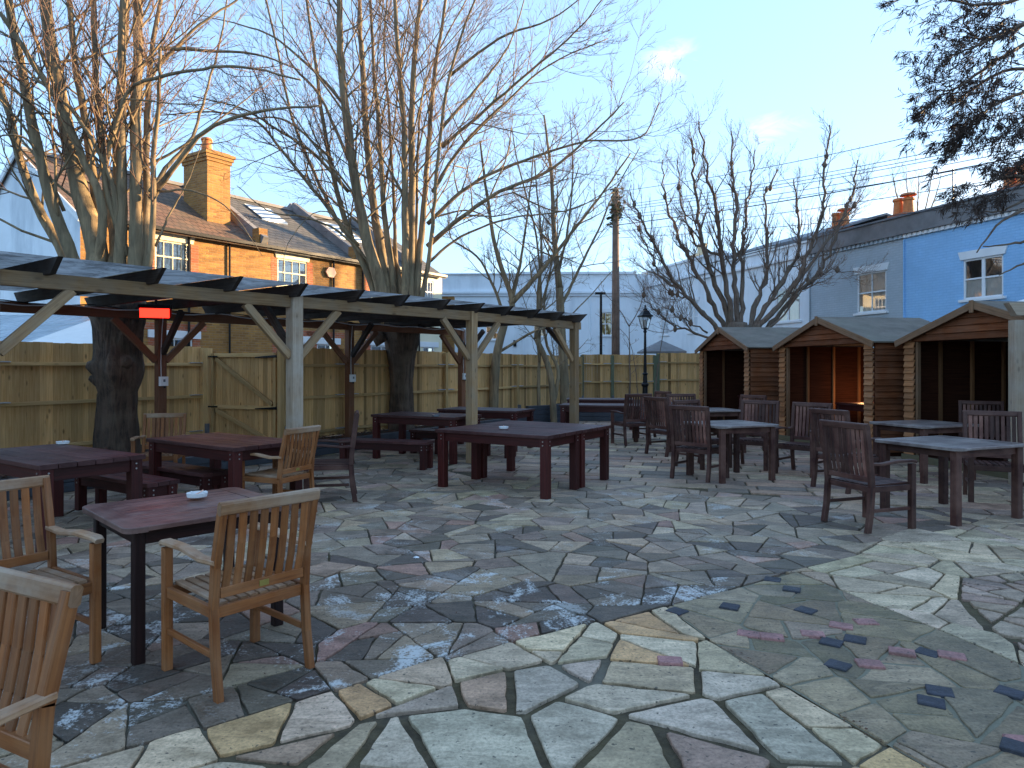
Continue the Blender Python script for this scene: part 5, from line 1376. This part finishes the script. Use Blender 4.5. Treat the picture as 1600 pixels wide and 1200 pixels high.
# conifer at the right edge
tc = thing('conifer', 'dark drooping conifer branches hanging in from the right edge', 'tree', world=True)
cb = V((10.6,10.2,0)); m_ = MB(); m_.tube([cb,cb+V((0,0,4)),cb+V((.1,.1,11))], [.3,.24,.08], 12, jit=.05); m_.build('trunk', 'trunk', tc, smooth=True)
PC = dict(w=.10, trop=-.05, lv=2, ch=[(6,9),(3,5)], lf=(.32,.5), ang=(22,50), ang0=(20,50), rmax=.016)
T = Tree(91, 5200); T.nl = 14; RC = random.Random(12); sp = MB()
cl = [([(1950,-120),(1700,-60),(1600,0),(1530,15),(1470,5),(1430,-5)],9.2),([(1950,-60),(1720,0),(1600,45),(1530,70),(1500,45)],9.6),([(1950,0),(1700,40),(1610,70),(1540,110),(1490,145),(1455,150)],9.3),([(1950,60),(1720,80),(1620,110),(1560,120),(1510,150),(1480,170)],9.8),
      ([(1950,90),(1720,120),(1620,145),(1570,160),(1530,185),(1515,210)],9.5),([(1950,-20),(1700,20),(1610,40),(1560,60),(1510,85),(1480,95)],9.0),([(1950,-160),(1700,-120),(1600,-60),(1520,-40)],9.4),
      ([(1950,150),(1750,180),(1660,200),(1610,200)],9.6),([(1950,180),(1720,250),(1620,275),(1570,275),(1525,290)],9.2),([(1950,220),(1720,290),(1620,320),(1560,345),(1520,395)],9.3),([(1950,250),(1720,330),(1630,365),(1580,380),(1530,385)],9.6),
      ([(1950,260),(1740,350),(1640,400),(1600,410),(1555,430)],9.4),([(1950,200),(1720,270),(1640,300),(1600,310),(1560,330),(1530,330)],9.8),([(1950,300),(1720,380),(1650,430),(1610,450)],9.2)]
for c_, Y in cl:
    T.limb(stem([(x_+6, y_-8 if y_ < 230 else y_) for x_, y_ in c_], Y, 0), .045, .008, PC, 20, .40, (.5,1.15), .35)
# needle sprays on twig ends
def sprays(src, n, zmax=8):
    V3 = src.fine.v
    for k in range(n):
        i = RC.randrange(0, len(V3)-12); p_ = V3[i]
        if p_.z > zmax: continue
        d = V((RC.gauss(-.35,.4),RC.gauss(0,.4),RC.gauss(-.55,.3))).normalized()
        L = RC.uniform(.05,.14)
        for j in range(5):
            o_ = V((RC.gauss(0,.018),RC.gauss(0,.018),RC.gauss(0,.018))); q = p_+o_; e = q+(d+V((RC.gauss(0,.3),RC.gauss(0,.3),RC.gauss(0,.3))))*L; w = d.cross(V((RC.random(),RC.random(),RC.random()))).normalized()*.0045
            sp.poly([q-w,(q+e)/2+w*1.5,e,(q+e)/2-w*1.5], RC.uniform(.5,1.5))
sprays(T, 1300); sprays(T, 2600, 5.0)
T.done(tc, 'limb_dark', 'conif_leaf'); sp.build('needles', 'conif_leaf', tc)

# ------------------------------------------------------------------ light, sky, camera
az = math.radians(67); el = math.radians(9.0)
sd = V((math.sin(az)*math.cos(el), math.cos(az)*math.cos(el), math.sin(el)))
ld = bpy.data.lights.new('sun', 'SUN'); ld.energy = 2.35; ld.angle = math.radians(.5); ld.color = (1,.70,.37)
lo = bpy.data.objects.new('sun', ld); COL.objects.link(lo); lo.rotation_euler = sd.to_track_quat('Z', 'Y').to_euler()
w = bpy.data.worlds.new('World'); scene.world = w; w.use_nodes = True; nt = w.node_tree; bg = nt.nodes['Background']
sk = nt.nodes.new('ShaderNodeTexSky'); sk.sky_type = 'NISHITA'; sk.sun_disc = False; sk.sun_elevation = el; sk.sun_rotation = az; sk.air_density = 1.0; sk.dust_density = .6; sk.ozone_density = 1.6
tc_ = nt.nodes.new('ShaderNodeTexCoord').outputs['Generated']
# thin cloud wisps
def blob(cx, cy, wx, wy):
    d0 = V(((cx-800)/F, 1, (HY-cy)/F)).normalized()
    n = nt.nodes.new('ShaderNodeVectorMath'); n.operation = 'SUBTRACT'; lk(nt, tc_, n.inputs[0]); n.inputs[1].default_value = d0
    s_ = nt.nodes.new('ShaderNodeVectorMath'); s_.operation = 'MULTIPLY'; lk(nt, n.outputs[0], s_.inputs[0]); s_.inputs[1].default_value = (1/wx, .5/wx, 1/wy)
    l = nt.nodes.new('ShaderNodeVectorMath'); l.operation = 'LENGTH'; lk(nt, s_.outputs[0], l.inputs[0])
    return math_(nt, 'SUBTRACT', 1.0, l.outputs['Value'])
msk = None
for bl in ((1045,90,.05,.03),(1200,205,.055,.03),(1050,112,.03,.02),(1600,290,.3,.09),(1400,330,.2,.04)):
    x = math_(nt, 'MAXIMUM', blob(*bl), 0.0); msk = x if msk is None else math_(nt, 'MAXIMUM', msk, x)
cn_ = noise(nt, mapping(nt, tc_, (9,9,26)), 1.6, 8, .65, .9)
cm = math_(nt, 'MULTIPLY', ramp(nt, math_(nt, 'ADD', math_(nt, 'MULTIPLY', cn_, .8), math_(nt, 'MULTIPLY', msk, .25)), [(.46, g3(0)), (.68, g3(1))]), ramp(nt, msk, [(0, g3(0)), (.7, g3(.5))]))
gm = nd(nt, 'ShaderNodeGamma', Gamma=.42); lk(nt, sk.outputs[0], gm.inputs[0]); skc = mixc(nt, 1.0, gm.outputs[0], (.50,.675,.90), 'MULTIPLY')
cl_ = mixc(nt, cm, skc, (1.5,1.48,1.5))
lk(nt, cl_, bg.inputs[0]); bg.inputs[1].default_value = .145
cam = bpy.data.cameras.new('camera'); co = bpy.data.objects.new('camera', cam); COL.objects.link(co)
co.location = (0,0,CH); co.rotation_euler = (math.radians(90),0,0)
cam.sensor_width = 36; cam.lens = 36*F/1600; cam.shift_y = -27/1600; cam.clip_end = 2000; cam.clip_start = .05
scene.camera = co
vs = scene.view_settings; vs.view_transform = 'Standard'; vs.look = 'None'; vs.gamma = 1; vs.use_curve_mapping = False; vs.exposure = 3.0
scene.render.resolution_x = 1024; scene.render.resolution_y = 768
for o in list(scene.objects):
    for k in ('_w','_o'):
        if k in o: del o[k]
print('polys', sum(len(o.data.polygons) for o in scene.objects if o.type == 'MESH'), 'objects', len(scene.objects))
